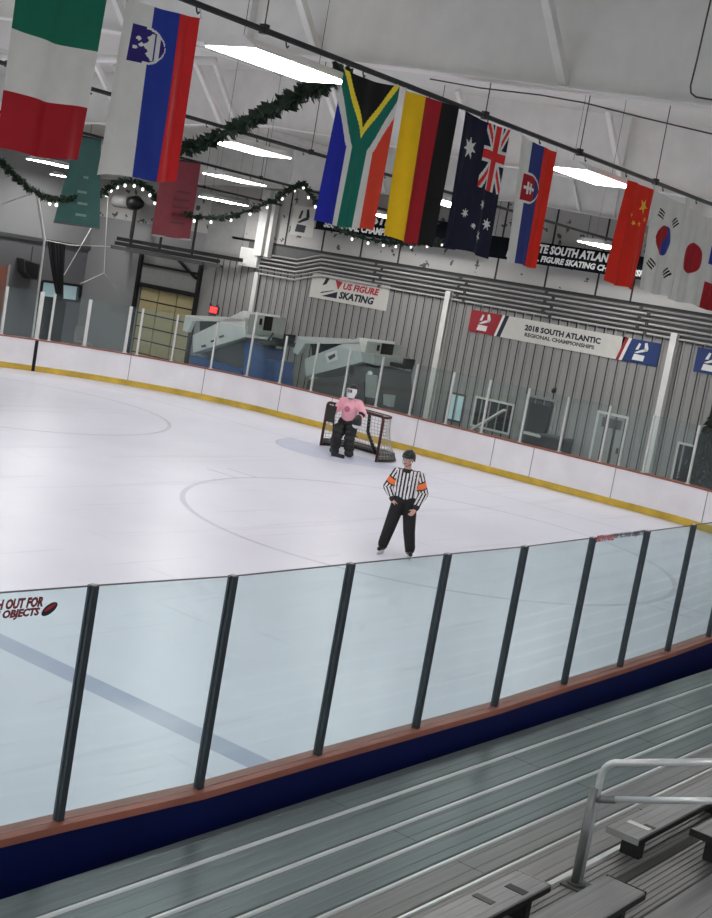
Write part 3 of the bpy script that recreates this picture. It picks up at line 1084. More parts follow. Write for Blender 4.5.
ZS1, ZS2 = 0.95, 1.18
s1 = seat('first row bench seat left of the aisle, with a dark patch near its end', -1.875, -2.11, ZS1, 1.5, 7.24, (1,), ZD)
s2 = seat('first row bench seat right of the aisle, with a white sticker at its end', -1.875, -2.12, ZS1, 8.47, 24.0, (-1,), ZD)
s3 = seat('second row bench seat left of the aisle, with a black end cap', -2.47, -2.72, ZS2, 1.5, 7.20, (1,), ZD + 0.205)
s4 = seat('second row bench seat right of the aisle, at the right edge', -2.47, -2.72, ZS2, 8.43, 24.0, (-1,), ZD + 0.205)
part('dark_patch', MB().box((6.95, -2.08, ZS1 + 0.0005), (7.02, -1.95, ZS1 + 0.003)), M['black_cap'], s1)
part('dark_patch', MB().box((6.66, -2.03, ZS1 + 0.0005), (6.72, -1.90, ZS1 + 0.003)), M['alu_dark'], s1)
part('spot', MB().box((8.68, -2.09, ZS1 + 0.0005), (8.74, -1.92, ZS1 + 0.003)), M['spot'], s2)  # small white rectangle on the seat top
part('dark_patch', MB().box((8.74, -2.10, ZS1 + 0.0005), (8.79, -2.02, ZS1 + 0.003)), M['black_cap'], s2)

# aisle handrail
hr = root('aisle_handrail', 'galvanised double-pipe handrail in the aisle between the bench seats', 'handrail', (7.82, -2.03, ZD))
top = []
px_ = 7.82
bx, by = 7.82, -2.035
H1 = 1.60
slope = (1.90 - 1.66) / (2.72 - 2.09)
pts = [(bx, by, ZD), (bx, by, H1 - 0.10)]
for k in range(1, 7):
    t = PI / 2 * k / 6
    pts.append((bx, by - 0.11 * (1 - cos(t)), H1 - 0.10 + 0.11 * sin(t) + 0.03 * k / 6))
yy, zz = pts[-1][1], pts[-1][2]
pts.append((bx, yy - 1.1, zz + 1.1 * slope))
part('top_rail', MB().tube(pts, 0.024, 12), M['galv'], hr, True)
part('post_sleeve', MB().tube([(bx - 0.02, by + 0.018, ZD), (bx - 0.02, by + 0.018, ZD + 0.68)], 0.029, 12), M['rail_dark'], hr, True, label='darker grey post sleeve')
part('base_plate', MB().tube([(bx - 0.01, by + 0.01, ZD), (bx - 0.01, by + 0.01, ZD + 0.03)], 0.06, 14).box((bx - 0.09, by - 0.07, ZD), (bx + 0.09, by + 0.09, ZD + 0.012)), M['dgrey'], hr)
part('lower_rail', MB().tube([(bx, by - 0.10, 1.389), (bx, by - 1.2, 1.389 + 1.10 * 0.373)], 0.021, 12), M['galv'], hr, True)
part('rail_coupling', MB().tube([(bx, by, 1.352), (bx, by - 0.06, 1.374), (bx, by - 0.13, 1.400)], 0.026, 12), M['rail_dark'], hr, True)

# ------------------------------------------------------------------ lamps
def lamp(X, Y, Z, L=1.42, W=0.66):
    r_ = root('ceiling_light', 'x', 'ceiling light', (X, Y, Z), 'rows of hanging tube lights')
    h = MB()
    pr = [(-W / 2, 0), (-W / 2, 0.02), (-W / 4, 0.11), (W / 4, 0.11), (W / 2, 0.02), (W / 2, 0)]
    h.prism([(X - L / 2, Y + a, Z + 0.012 + b) for a, b in pr], (L, 0, 0))
    part('housing', h, M['white'], r_)
    part('tube_panel', MB().box((X - L / 2 + 0.02, Y - W / 2 + 0.015, Z), (X + L / 2 - 0.02, Y + W / 2 - 0.015, Z + 0.012)), M['lamp'], r_, label='glowing lamp panel')
    zt = roofz(Y) - 0.02
    for s_ in (-1, 1):
        part('hanger_wire', MB().tube([(X + s_ * L * 0.38, Y, Z + 0.12), (X + s_ * L * 0.38, Y, zt)], 0.003, 5), M['wire'], r_)
    return r_


lamps = {(10.0, 3.68): 'largest tube light, hanging by the front flag rod above the striped flags', (16.55, 3.65): 'long tube light beside the plain red flag, behind the front flag rod',
         (17.65, 11.1): 'tube light just above the leafy garland end, left of the green yellow black flag', (24.0, 11.0): 'tube light glimpsed between the yellow red black flag and the navy starred flag',
         (31.0, 10.8): 'tube light in front of the dark south atlantic banner', (24.75, 18.0): 'tube light right of the maroon banner, upper of two', (31.2, 18.0): 'tube light glimpsed left of the yellow flag edge above dark banner',
         (31.8, 25.0): 'tube light right of the maroon banner, lower of two', (25.3, 25.5): 'tube light left of the green banner, upper one', (31.0, 31.4): 'tube light left of the green banner, lower one',
         (17, 18): 'tube light over the ice, third row, outside the left edge', (10, 11): 'tube light over the ice, second row, outside the left edge', (3, 4): 'tube light over the near side, outside the left edge',
         (3, 11): 'tube light over mid ice, left of the picture', (24, 4): 'tube light over the near boards far to the right', (31, 4): 'tube light over the near right corner of the ice',
         (10, 18): 'tube light over the far ice left of the picture', (3, 18): 'tube light over the far ice behind the viewpoint', (10, 25): 'tube light over far side boards, left of the picture',
         (3, 25): 'tube light over far side boards, nearest the viewpoint', (-4, 4): 'tube light over the near ice behind the viewpoint', (-4, 11): 'tube light over the mid ice behind the viewpoint', (-4, 18): 'tube light over the far ice well behind the viewpoint',
         (3, -4): 'tube light over the stands beside the viewpoint', (11, -4.2): 'tube light over the stands right of the viewpoint'}
for (x, y), lab in lamps.items():
    l_ = lamp(x, y, 6.5 if y < -3 else 6.1 if y > 24 else 6.28, 1.5, 0.66 if y < 5 else 0.85)
    l_['label'] = lab

# ------------------------------------------------------------------ flag rods
def rod(Y, Z, xa, xb, label, wires, r=0.028):
    r_ = root('flag_rod', label, 'flag rod', ((xa + xb) / 2, Y, Z))
    part('pipe', MB().tube([(xa, Y, Z), (xb, Y, Z)], r, 8), M['rod'], r_, True)
    for x in wires:
        part('hanger_wire', MB().tube([(x, Y, Z), (x + 0.02, Y + 0.02, roofz(Y) - 0.02)], 0.007, 5), M['wire'], r_)
        part('clamp', MB().box((x - 0.03, Y - 0.035, Z - 0.035), (x + 0.03, Y + 0.035, Z + 0.05)), M['rod'], r_)
    x = xa + 0.6
    while x < xb - 0.3:
        part('hook', MB().tube([(x, Y, Z - 0.02), (x + 0.015, Y, Z - 0.06), (x + 0.03, Y, Z - 0.075), (x + 0.045, Y, Z - 0.055)], 0.008, 5), M['rod'], r_)
        x += 1.17
    return r_


rod(3.03, 6.395, 5.2, 22.5, 'long black rod across the top carrying the row of country flags', (9.0, 12.75, 15.0, 17.25, 19.6))
rod(9.5, 6.33, 8.5, 29.0, 'second black rod, behind the front flags and above the leafy garland', (11.2, 14.0, 17.5, 21.0), 0.03)
rod(16.0, 6.30, 12.0, 31.0, 'third black rod carrying the green and maroon banners', (16.5, 20.2, 23.5, 27.0), 0.03)
rod(22.7, 6.25, 20.0, 32.0, 'farthest black rod, below the two small tube lights', (24.0, 28.5, 31), 0.03)
wr = MB().tube([onx(430, 79, 12.3), onx(480, 88, 12.3), onx(540, 95, 12.3), onx(585, 103, 12.3), onx(640, 117, 12.2), onx(712, 134, 12.2)], 0.008, 5)
solo('cable', wr, M['wire'], 'thin cable sagging just below the nearest roof beam', 'cable')

# ------------------------------------------------------------------ flags
def star(a, b, ca, cb, r, n=5, inner=0.4, rot=0.0, asp=0.6):
    """a: across (0..1), b: down (0..1); r in fractions of the flag's height; asp = width/height"""
    dx, dy = (a - ca) * asp, (b - cb)
    d = math.hypot(dx, dy)
    if d > r:
        return False
    t = (math.atan2(dx, -dy) - rot) % (2 * PI / n)
    t = abs(t - PI / n)
    # edge from outer tip (angle PI/n from the middle) to inner corner (0)
    p1 = (r * inner, 0.0)
    p2 = (r * cos(PI / n), r * sin(PI / n))
    x_, y_ = d * cos(t), d * sin(t)
    cr = (p2[0] - p1[0]) * (y_ - p1[1]) - (p2[1] - p1[1]) * (x_ - p1[0])
    return cr > 0


def f_it(a, b): return 'g' if b < 0.345 else 'w' if b < 0.68 else 'R'


def shield(a, b, ca, cb, w_, h):
    u, v = (a - ca) / w_, (b - cb) / h        # v in -1..1, u in -1..1
    if abs(u) > 1 or abs(v) > 1:
        return None
    return u, v


def f_si(a, b):
    # crest on its side: point of the shield to the right
    u = (a - 0.17) / 0.40
    v = (b - 0.232) / 0.108
    if 0 <= u <= 1 and abs(v) <= 1:
        lim = 1.0 if u < 0.45 else math.sqrt(max(0, 1 - ((u - 0.45) / 0.55) ** 2))
        if abs(v) <= lim:
            if u > 0.38 and abs(v) > lim - 0.14:
                return 'w'
            if abs(v) > lim - 0.02:
                return 'w'
            mt = 0.34 + 0.55 * min(abs(v), abs(abs(v) - 0.42) + 0.16)
            if u > mt and u < 0.86 and abs(v) < 0.72:
                return 'b' if abs(u - 0.70) < 0.03 else 'w'
            for cu, cv in ((0.22, -0.30), (0.30, 0.0), (0.15, 0.2)):
                if (u - cu) ** 2 + ((v - cv) * 0.6) ** 2 < 0.004:
                    return 'w'
            return 'D'
    return 'w' if a < 0.37 else 'b' if a < 0.69 else 'r'


def f_za(a, b):
    # y pointing down: triangle on top
    d = abs(a - 0.5)
    if b < 0.40 and d < (0.40 - b) / 0.40 * 0.5:
        if d < (0.40 - b - 0.075) / 0.40 * 0.5:
            return 'k'
        return 'Y'
    # green Y with white edges
    bend = 0.47
    c = 0.5
    half = 0.155
    if b < bend:
        edge = half + (bend - b) * 0.93
    else:
        edge = half
    if d < edge:
        return 'G'
    if d < edge + (0.085 if b > bend else 0.10):
        return 'w'
    return 'U' if a < 0.5 else 'Q'


def f_de(a, b): return 'y' if a < 0.34 else 'R' if a < 0.70 else 'k'


def f_au(a, b):
    # canton at upper right, turned on its side
    if a > 0.50 and b < 0.50:
        u, v = (a - 0.5) / 0.5, b / 0.5        # u across, v down
        cu, cv = abs(u - 0.5), abs(v - 0.47)
        if cv < 0.07 or cu < 0.12:
            return 'r'
        if cv < 0.12 or cu < 0.20:
            return 'w'
        for s_ in (1, -1):
            dd = abs((u - 0.5) - s_ * (v - 0.47) * 1.0)
            if dd < 0.06:
                return 'r'
            if dd < 0.15:
                return 'w'
        return 'n'
    for ca, cb, r, n in ((0.22, 0.235, 0.088, 7), (0.66, 0.62, 0.044, 7), (0.36, 0.72, 0.043, 7), (0.86, 0.745, 0.046, 7), (0.54, 0.80, 0.028, 7), (0.70, 0.86, 0.052, 7)):
        if star(a, b, ca, cb, r, n, 0.45):
            return 'w'
    return 'n'


def f_sk(a, b):
    u = (a - 0.22) / 0.42
    v = (b - 0.375) / 0.125
    if 0 <= u <= 1 and abs(v) <= 1:
        lim = 1.0 if u < 0.45 else math.sqrt(max(0, 1 - ((u - 0.45) / 0.55) ** 2))
        if abs(v) <= lim:
            if abs(v) > lim - 0.13 or u < 0.06:
                return 'w'
            if abs(v - 0.0) < 0.09 and 0.16 < u < 0.74:
                return 'w'
            if (abs(u - 0.36) < 0.05 and abs(v) < 0.42) or (abs(u - 0.54) < 0.05 and abs(v) < 0.34):
                return 'w'
            if u > 0.74:
                return 'S'
            return 'R'
    return 'w' if a < 0.33 else 'S' if a < 0.62 else 'c'


def f_cn(a, b):
    if star(a, b, 0.72, 0.19, 0.085, 5, 0.4, 0.4):
        return 'o'
    for ca, cb, ro in ((0.44, 0.30, 0.2), (0.55, 0.37, 0.6), (0.68, 0.37, 1.0), (0.86, 0.31, 0.3)):
        if star(a, b, ca, cb, 0.030, 5, 0.4, ro):
            return 'o'
    return 'c'


def f_kr(a, b):
    asp = 0.6
    dx, dy = (a - 0.47) * asp, b - 0.44
    d = math.hypot(dx, dy)
    R = 0.155
    if d < R:
        # halves lie left (red) and right (blue) with the S turn
        v = dy / R
        sgn = -dx
        if v < 0:
            c = math.hypot(dx, dy + R / 2) < R / 2
            return 'b' if c and False else ('R' if dx < R * 0.25 * math.sin(-v * PI) else 'b')
        return 'R' if dx < -R * 0.25 * math.sin(v * PI) + 0.0 else 'b'
    for ca, cb, an in ((0.27, 0.195, 0.25), (0.74, 0.22, -0.75), (0.20, 0.72, 0.6), (0.78, 0.76, -0.75)):
        x_, y_ = (a - ca) * asp, b - cb
        u = x_ * cos(an) + y_ * sin(an)
        v = -x_ * sin(an) + y_ * cos(an)
        if abs(u) < 0.045 and any(abs(v - o) < 0.0095 for o in (-0.032, 0.0, 0.032)):
            return 'k'
    return 'w'


def f_jp(a, b): return 'R' if math.hypot((a - 0.5) * 0.6, b - 0.50) < 0.175 else 'w'


def f_fr(a, b): return 'w' if b < 0.30 else 'b' if b < 0.50 else 'w' if b < 0.70 else 'R'


def flag(label, quad, fn, seed, sag=0.03, amp=0.035, Y=3.0, nu=96, nv=160, narrow=0.0, parent_rod=None):
    rnd = random.Random(seed)
    TL, TR, BL, BR = [ony(p[0], p[1], Y) for p in quad]
    ph1, ph2, k1, k2 = rnd.uniform(0, 6), rnd.uniform(0, 6), rnd.uniform(1.3, 2.0), rnd.uniform(2.6, 3.6)
    mb = MB()
    keys = []
    vs = []
    for j in range(nv + 1):
        b = j / nv
        for i in range(nu + 1):
            a = i / nu
            p = (TL * (1 - a) + TR * a) * (1 - b) + (BL * (1 - a) + BR * a) * b
            p = p.copy()
            p.z -= sag * 4 * a * (1 - a) * (1 - b) ** 2
            fall = 0.35 + 0.65 * b
            p.y += amp * fall * (math.sin(2 * PI * k1 * a + ph1 + 0.8 * b) + 0.55 * math.sin(2 * PI * k2 * a + ph2 - 1.2 * b))
            p.x += 0.012 * math.sin(5 * b + ph2) * (1 - abs(2 * a - 1)) * narrow
            p.z += 0.012 * math.sin(2 * PI * 1.2 * a + ph1) * b
            vs.append(p)
    fs, mi = [], []
    for j in range(nv):
        for i in range(nu):
            kx = fn((i + 0.5) / nu, (j + 0.5) / nv)
            if kx not in keys:
                keys.append(kx)
            mi.append(keys.index(kx))
            q0 = j * (nu + 1) + i
            fs.append((q0, q0 + 1, q0 + nu + 2, q0 + nu + 1))
    mb.v, mb.f, mb.mi = vs, fs, mi
    r_ = root('flag', label, 'flag', ((TL + TR) / 2), 'country flags on the front rod')
    part('cloth', mb, [fmat(x) for x in keys], r_, True)
    hem = MB()
    for P_ in (TL, TR):
        hem.tube([P_ + Vector((0, 0.0, -0.005)), Vector((P_.x, 3.03, 6.38))], 0.006, 5)
    part('tie', hem, M['rope'], r_)
    return r_


flag('green over white over red flag at the top left corner', [(20, -36), (107, -6), (-3, 149), (79, 162)], f_it, 1, 0.04, 0.03)
flag('white blue red striped flag with a mountain crest shield', [(126, -4), (201, 18), (96, 174), (180, 183)], f_si, 2, 0.02, 0.048)
flag('flag with black triangle, green Y shape, blue and red sides', [(345, 69), (399, 86), (316, 222), (372, 231)], f_za, 3, 0.03, 0.025)
flag('yellow, red and black vertical striped flag', [(407, 91), (458, 107), (385, 236), (430, 248)], f_de, 4, 0.0, 0.035)
flag('navy flag with white stars and a red-white crossed canton', [(465, 111), (511, 130), (442, 245), (488, 258)], f_au, 5, 0.02, 0.025)
flag('white blue red striped flag with a red double-cross shield', [(521, 134), (557, 152), (504, 262), (536, 268)], f_sk, 6, 0.02, 0.035)
flag('plain red flag with small gold stars', [(629, 180), (654, 190), (604, 281), (633, 290)], f_cn, 7, 0.0, 0.04)
flag('white flag with red-blue disc and black bar marks', [(655, 189), (689, 205), (640, 289), (669, 298)], f_kr, 8, 0.03, 0.03)
flag('white flag with a plain red disc', [(686, 206), (716, 219), (668, 299), (698, 306)], f_jp, 9, 0.03, 0.03)
flag('white, blue and red banded flag cut by the right edge', [(716, 219), (752, 232), (696, 306), (735, 318)], f_fr, 10, 0.03, 0.03)


# ------------------------------------------------------------------ far hanging banners
def hang_banner(label, Y, quad, m_, lm, rows, seed):
    TL, TR, BL, BR = [ony(p[0], p[1], Y) for p in quad]
    r_ = root('hanging_banner', label, 'banner', (TL + TR) / 2)
    mb = MB()
    vs, fs = [], []
    nu, nv = 14, 20
    for j in range(nv + 1):
        b = j / nv
        for i in range(nu + 1):
            a = i / nu
            p = (TL * (1 - a) + TR * a) * (1 - b) + (BL * (1 - a) + BR * a) * b
            p = p + Vector((0, 0.03 * math.sin(5 * a + seed) * b, 0))
            vs.append(p)
    for j in range(nv):
        for i in range(nu):
            q0 = j * (nu + 1) + i
            fs.append((q0, q0 + 1, q0 + nu + 2, q0 + nu + 1))
    mb.add(vs, fs)
    part('cloth', mb, M[m_], r_, True)
    part('hem_pole', MB().tube([BL, BR], 0.02, 8), M['grey' if m_ == 'bannermaroon' else 'dgrey'], r_, True)
    part('top_pole', MB().tube([TL, TR], 0.02, 8), M['rod'], r_, True)
    for P_ in (TL, TR):
        part('tie', MB().tube([P_, (P_.x, 16.0, 6.3)], 0.008, 5), M['rod'], r_)
    # worn, unreadable raised rows of stitching
    for b, w0, w1 in rows:
        p = TL * (1 - b) + BL * b
        q_ = TR * (1 - b) + BR * b
        st = MB().obox(p.lerp(q_, w0) + Vector((0, -0.045, 0)), p.lerp(q_, w1) + Vector((0, -0.045, 0)), 0.004, 0.05)
        part('stitched_row', st, M[lm], r_)
    return r_


hang_banner('dark green banner hanging behind the green white red flag', 15.9, [(77, 135), (101, 140), (54, 222), (99, 228)], 'bannergreen', 'lettering', ((0.45, 0.45, 0.6), (0.62, 0.35, 0.6), (0.75, 0.4, 0.65), (0.88, 0.4, 0.65)), 0.5)
hang_banner('maroon banner hanging behind the white blue red crest flag', 15.95, [(163, 158), (201, 163), (152, 235), (190, 240)], 'bannermaroon', 'lettering_m', ((0.4, 0.45, 0.8), (0.5, 0.4, 0.8), (0.6, 0.4, 0.8), (0.7, 0.4, 0.75), (0.8, 0.4, 0.75)), 2.0)

# ------------------------------------------------------------------ garlands
def garland(label, pts, r, leaf, n_leaf, bulbs, seed):
    rnd = random.Random(seed)
    pts = [Vector(p) for p in pts]
    # resample with smooth interpolation
    out = []
    for i in range(len(pts) - 1):
        p0, p1, p2, p3 = pts[max(i - 1, 0)], pts[i], pts[i + 1], pts[min(i + 2, len(pts) - 1)]
        for k in range(8):
            t = k / 8
            out.append(0.5 * ((2 * p1) + (p2 - p0) * t + (2 * p0 - 5 * p1 + 4 * p2 - p3) * t * t + (3 * p1 - p0 - 3 * p2 + p3) * t ** 3))
    out.append(pts[-1])
    r_ = root('garland', label, 'garland', out[len(out) // 2])
    part('cord', MB().tube(out, r * 0.45, 6), M['leaf'], r_)
    lf = MB()
    for _ in range(n_leaf):
        i = rnd.uniform(0, len(out) - 1.001)
        c = out[int(i)].lerp(out[int(i) + 1], i % 1)
        d = Vector((rnd.gauss(0, 1), rnd.gauss(0, 1), rnd.gauss(0, 1))).normalized()
        L = leaf * rnd.uniform(0.6, 1.3)
        s_ = d.orthogonal().normalized() * L * 0.42
        e = c + d * (L + r * 0.6)
        m_ = c + d * (L * 0.5 + r * 0.3)
        up_ = d.cross(s_).normalized() * L * 0.08
        lf.add([c, m_ + s_, e, m_ - s_, m_ + up_], [(0, 1, 4), (1, 2, 4), (2, 3, 4), (3, 0, 4)])
    fo = part('needles', lf, M['leaf'], r_)
    fo['kind'] = 'stuff'
    for t in bulbs:
        i = t * (len(out) - 1.001)
        c = out[int(i)].lerp(out[int(i) + 1], i % 1) - Vector((0, 0, r + 0.05))
        part('bulb', MB().ell(c, (0.030, 0.030, 0.038), 8, 6), M['bulb'], r_, True, label='small lit white bulb')
    return r_


g1 = [onx(335, 80, 11.7)]
a, b = ony(322, 82, 4.2), ony(182, 149, 9.35)
gp = []
for px, py, t in ((345, 72, -0.1), (322, 83, 0), (300, 95, 0.14), (270, 110, 0.36), (240, 126, 0.6), (212, 139, 0.82), (182, 149, 1.0), (165, 150, 1.15)):
    gp.append(ony(px, py, 4.5 + 4.8 * t))
garland('thick leafy green garland sloping from the front rod to the second rod', gp, 0.055, 0.125, 1000, (), 3)
lins = lambda n, a, b: [a + (b - a) * i / (n - 1) for i in range(n)]
garland('thin dark garland swag at the left edge, left of the green banner', [ony(x, y, 15.6) for x, y in ((0, 160), (5, 166), (18, 179), (32, 190), (46, 197), (60, 200), (75, 198))], 0.05, 0.09, 500, (0.72, 0.8), 4)
garland('short lighted garland loop between the green and maroon banners', [ony(x, y, 16.15) for x, y in ((88, 203), (105, 192), (113, 185), (124, 181), (138, 182), (150, 190), (157, 201))], 0.05, 0.09, 420, lins(8, 0.2, 0.95), 5)
garland('lighted garland swag right of the maroon banner', [ony(x, y, 15.7) for x, y in ((186, 214), (200, 217), (225, 217), (250, 210), (272, 201), (290, 190), (303, 183), (310, 195), (320, 206), (335, 212))], 0.05, 0.09, 700, lins(10, 0.08, 0.85), 6)
garland('lighted garland under the dark banner, below the yellow red black flag', [ony(x, y, 15.7) for x, y in ((335, 226), (355, 236), (380, 241), (400, 243), (425, 243), (448, 240), (470, 232))], 0.05, 0.10, 600, lins(8, 0.15, 0.9), 8)

# ------------------------------------------------------------------ wall banners
WY = (0, -1, 0)
WZ = (0, 0, 1)


def wall_quad(px, X):
    pts = [onx(p[0], p[1], X) for p in px]
    ys = (pts[0].y + pts[2].y) / 2, (pts[1].y + pts[3].y) / 2
    zs_ = (pts[2].z + pts[3].z) / 2, (pts[0].z + pts[1].z) / 2
    return ys[0], ys[1], zs_[0], zs_[1]     # left y (large), right y, bottom, top


# white federation banner with a skater emblem
XB = XE - 0.045
yl, yr, z0, z1 = wall_quad([(313, 273), (389.5, 285), (309, 297), (387, 311)], XB)
Wd, Hd = yl - yr, z1 - z0
r_ = root('wall_banner', 'white wall banner with red and navy skating lettering and skater emblem', 'banner', (XB, (yl + yr) / 2, z0))
part('cloth', MB().box((XB, yr, z0), (XB + 0.012, yl, z1)), M['banner_white'], r_)


def at(u, v):          # u from left 0..1, v from bottom 0..1
    return Vector((XB - 0.004, yl - Wd * u, z0 + Hd * v))


part('lettering', text_mb('US FIGURE', Wd * 0.46, Hd * 0.27, WY, WZ, at(0.42, 0.53), 0.2), M['text_red'], r_, label='red lettering')
part('lettering', text_mb('SKATING', Wd * 0.45, Hd * 0.30, WY, WZ, at(0.385, 0.14), 0.2), M['text_navy'], r_, label='navy lettering')
em = MB()
em.prism([at(0.16, 0.12), at(0.36, 0.13), at(0.36, 0.40)], (-0.004, 0, 0), 0)
em.prism([at(0.31, 0.86), at(0.405, 0.80), at(0.36, 0.48)], (-0.004, 0, 0), 1)
em.prism([at(0.15, 0.55), at(0.19, 0.88), at(0.23, 0.85), at(0.20, 0.62)], (-0.004, 0, 0), 0)
em.prism([at(0.14, 0.22), at(0.30, 0.40), at(0.31, 0.44), at(0.15, 0.28)], (-0.004, 0, 0), 0)
part('emblem', em, [M['text_navy'], M['text_red']], r_, label='navy and red skater emblem')

# long south atlantic banner with coloured ends
yl, yr, z0, z1 = wall_quad([(471, 307), (660.5, 346), (469, 330), (656, 368)], XB)
Wd, Hd = yl - yr, z1 - z0
r_ = root('wall_banner', 'long grey 2018 south atlantic banner with red left end and blue right end', 'banner', (XB, (yl + yr) / 2, z0))
mb = MB()
mb.box((XB, yl - Wd * 0.175, z0), (XB + 0.012, yl, z1), 1)
mb.prism([(XB, yl - Wd * 0.175, z0), (XB, yl - Wd * 0.815, z0), (XB, yl - Wd * 0.845, z1), (XB, yl - Wd * 0.205, z1)], (0.011, 0, 0), 0)
mb.box((XB, yr, z0), (XB + 0.012, yl - Wd * 0.815, z1), 2)
part('cloth', mb, [M['banner_white'], M['banner_red'], M['banner_blue']], r_)


def sl(u0, u1, m_):
    k = 0.03
    mm = MB().prism([at(u0, 0) + Vector((0, 0, 0)), at(u1, 0), at(u1 + k, 1), at(u0 + k, 1)], (-0.003, 0, 0))
    part('edge_stripe', mm, M[m_], r_)


sl(0.15, 0.163, 'text_white'); sl(0.163, 0.185, 'text_navy'); sl(0.80, 0.815, 'banner_red'); sl(0.815, 0.83, 'text_white')
part('lettering', text_mb('2018 SOUTH ATLANTIC', Wd * 0.40, Hd * 0.27, WY, WZ, at(0.31, 0.50), 0.0), M['text_navy'], r_, label='dark bold lettering')
part('lettering', text_mb('REGIONAL CHAMPIONSHIPS', Wd * 0.37, Hd * 0.18, WY, WZ, at(0.315, 0.23), 0.0), M['dgrey'], r_, label='grey lettering')


def skater(u, name_m, s_=1.0):
    e = MB()
    for poly in (((-0.004, 0.56), (0.008, 0.86), (0.018, 0.84), (0.010, 0.58)), ((0.036, 0.90), (0.048, 0.92), (0.058, 0.66), (0.040, 0.52)), ((-0.006, 0.44), (0.006, 0.42), (0.056, 0.58), (0.050, 0.68), (0.022, 0.58)),
                 ((-0.012, 0.12), (0.042, 0.12), (0.046, 0.36), (-0.006, 0.38))):
        e.prism([at(u + a_ * s_, b_) for a_, b_ in poly], (-0.003, 0, 0))
    part('emblem', e, M[name_m], r_, label='white skater emblem')


skater(0.06, 'text_white')
skater(0.89, 'text_white')
# blue banner cut by the right edge
a0 = onx(698, 347, XB)
Wd2 = 4.2
r_ = root('wall_banner', 'blue banner with white emblem cut by the right edge', 'banner', (XB, a0.y - Wd2 / 2, a0.z - 0.62))
yl, yr, z0, z1 = a0.y, a0.y - Wd2, a0.z - 0.66, a0.z
Wd, Hd = yl - yr, z1 - z0
part('cloth', MB().box((XB, yr, z0), (XB + 0.012, yl, z1)), M['banner_blue'], r_)
skater(0.07, 'text_white', 1.6)

# dark championship banners strung under the roof in front of the end wall
def dark_banner(label, yl_, yr_, z0_, z1_, X, l1, l2, u1, u2):
    global XB, yl, yr, z0, z1, Wd, Hd
    XB, yl, yr, z0, z1 = X, yl_, yr_, z0_, z1_
    Wd, Hd = yl - yr, z1 - z0
    r_ = root('hanging_banner', label, 'banner', (X, (yl + yr) / 2, z0))
    part('cloth', MB().box((X, yr, z0), (X + 0.012, yl, z1)), M['banner_navy'], r_)
    part('lettering', text_mb(l1, Wd * (u1[1] - u1[0]), Hd * 0.40, WY, WZ, at(u1[0], 0.52), 0.15), M['text_white'], r_, label='white lettering')
    part('lettering', text_mb(l2, Wd * (u2[1] - u2[0]), Hd * 0.28, WY, WZ, at(u2[0], 0.13), 0.15), M['text_white'], r_, label='smaller white lettering')
    for u in (0.02, 0.5, 0.98):
        p = at(u, 1.0)
        part('tie', MB().tube([p, (p.x, p.y, roofz(p.y) - 0.03)], 0.01, 5), M['wire'], r_)


p1, p2 = onx(314, 236, 33.2), onx(455, 250, 33.2)
dark_banner('dark banner with white championships lettering behind the green Y flag', p1.y, p2.y, p2.z - 0.0, p2.z + 0.78, 33.2, '2018 EASTERN', 'SECTIONAL CHAMPIONSHIPS', (0.12, 0.66), (0.06, 0.72))
p1, p2 = onx(487, 259, 33.2), onx(682, 292, 33.2)
dark_banner('dark banner with white south atlantic lettering beside the plain red flag', p1.y, p2.y, 5.68, 6.30, 33.2, 'SALUTE SOUTH ATLANTIC', 'REGIONAL FIGURE SKATING CHAMPIONSHIPS', (0.165, 0.695), (0.10, 0.86))
# small white emblem notice left of the dark banner
p1 = onx(294, 208, 33.3)
XB, yl, yr, z0, z1 = 33.3, p1.y, p1.y - 0.95, p1.z - 0.85, p1.z + 0.1
Wd, Hd = yl - yr, z1 - z0
r_ = root('wall_banner', 'small white banner with black emblem above the wall pipes', 'banner', (33.3, (yl + yr) / 2, z0))
part('cloth', MB().box((33.3, yr, z0), (33.31, yl, z1)), M['banner_white'], r_)
skater(0.3, 'text_navy', 8.0)
for u in (0.05, 0.95):
    p = at(u, 1)
    part('tie', MB().tube([p, (p.x, p.y, roofz(p.y) - 0.05)], 0.008, 5), M['wire'], r_)

# ------------------------------------------------------------------ left background
# loudspeaker box, brown door, drape, rigging
q = ony(32, 268, YS - 0.5)
sp_ = root('loudspeaker', 'black loudspeaker box on the grey side wall left of the black drape', 'loudspeaker', (q.x, YS, q.z))
a, b, c, d = [ony(x, y, YS - 0.45) for x, y in ((24, 259), (40, 264), (38, 281), (25, 272))]
e = ony(31, 279.5, YS - 0.45)
part('cabinet', MB().prism([a, b, c, e, d], (0, 0.42, 0)), M['dgrey'], sp_)
part('grille', MB().prism([p.lerp((a + c) / 2, 0.12) + Vector((0, -0.012, 0)) for p in (a, b, c, e, d)], (0, 0.011, 0)), M['black'], sp_)
part('bracket', MB().tube([ony(31, 262, YS - 0.2), ony(33, 246, YS - 0.2)], 0.02, 6), M['dgrey'], sp_)
p0, p1 = ony(-6, 264, YS), ony(7.5, 266.5, YS)
d4 = struct('door_4', MB().box((p0.x, YS - 0.03, 1.0), (p1.x, YS - 0.005, p1.z)), M['brown'])
struct('door_frame.004', MB().box((p1.x, YS - 0.05, 0.0), (p1.x + 0.1, YS - 0.004, p1.z + 0.08)), M['grey'], d4)
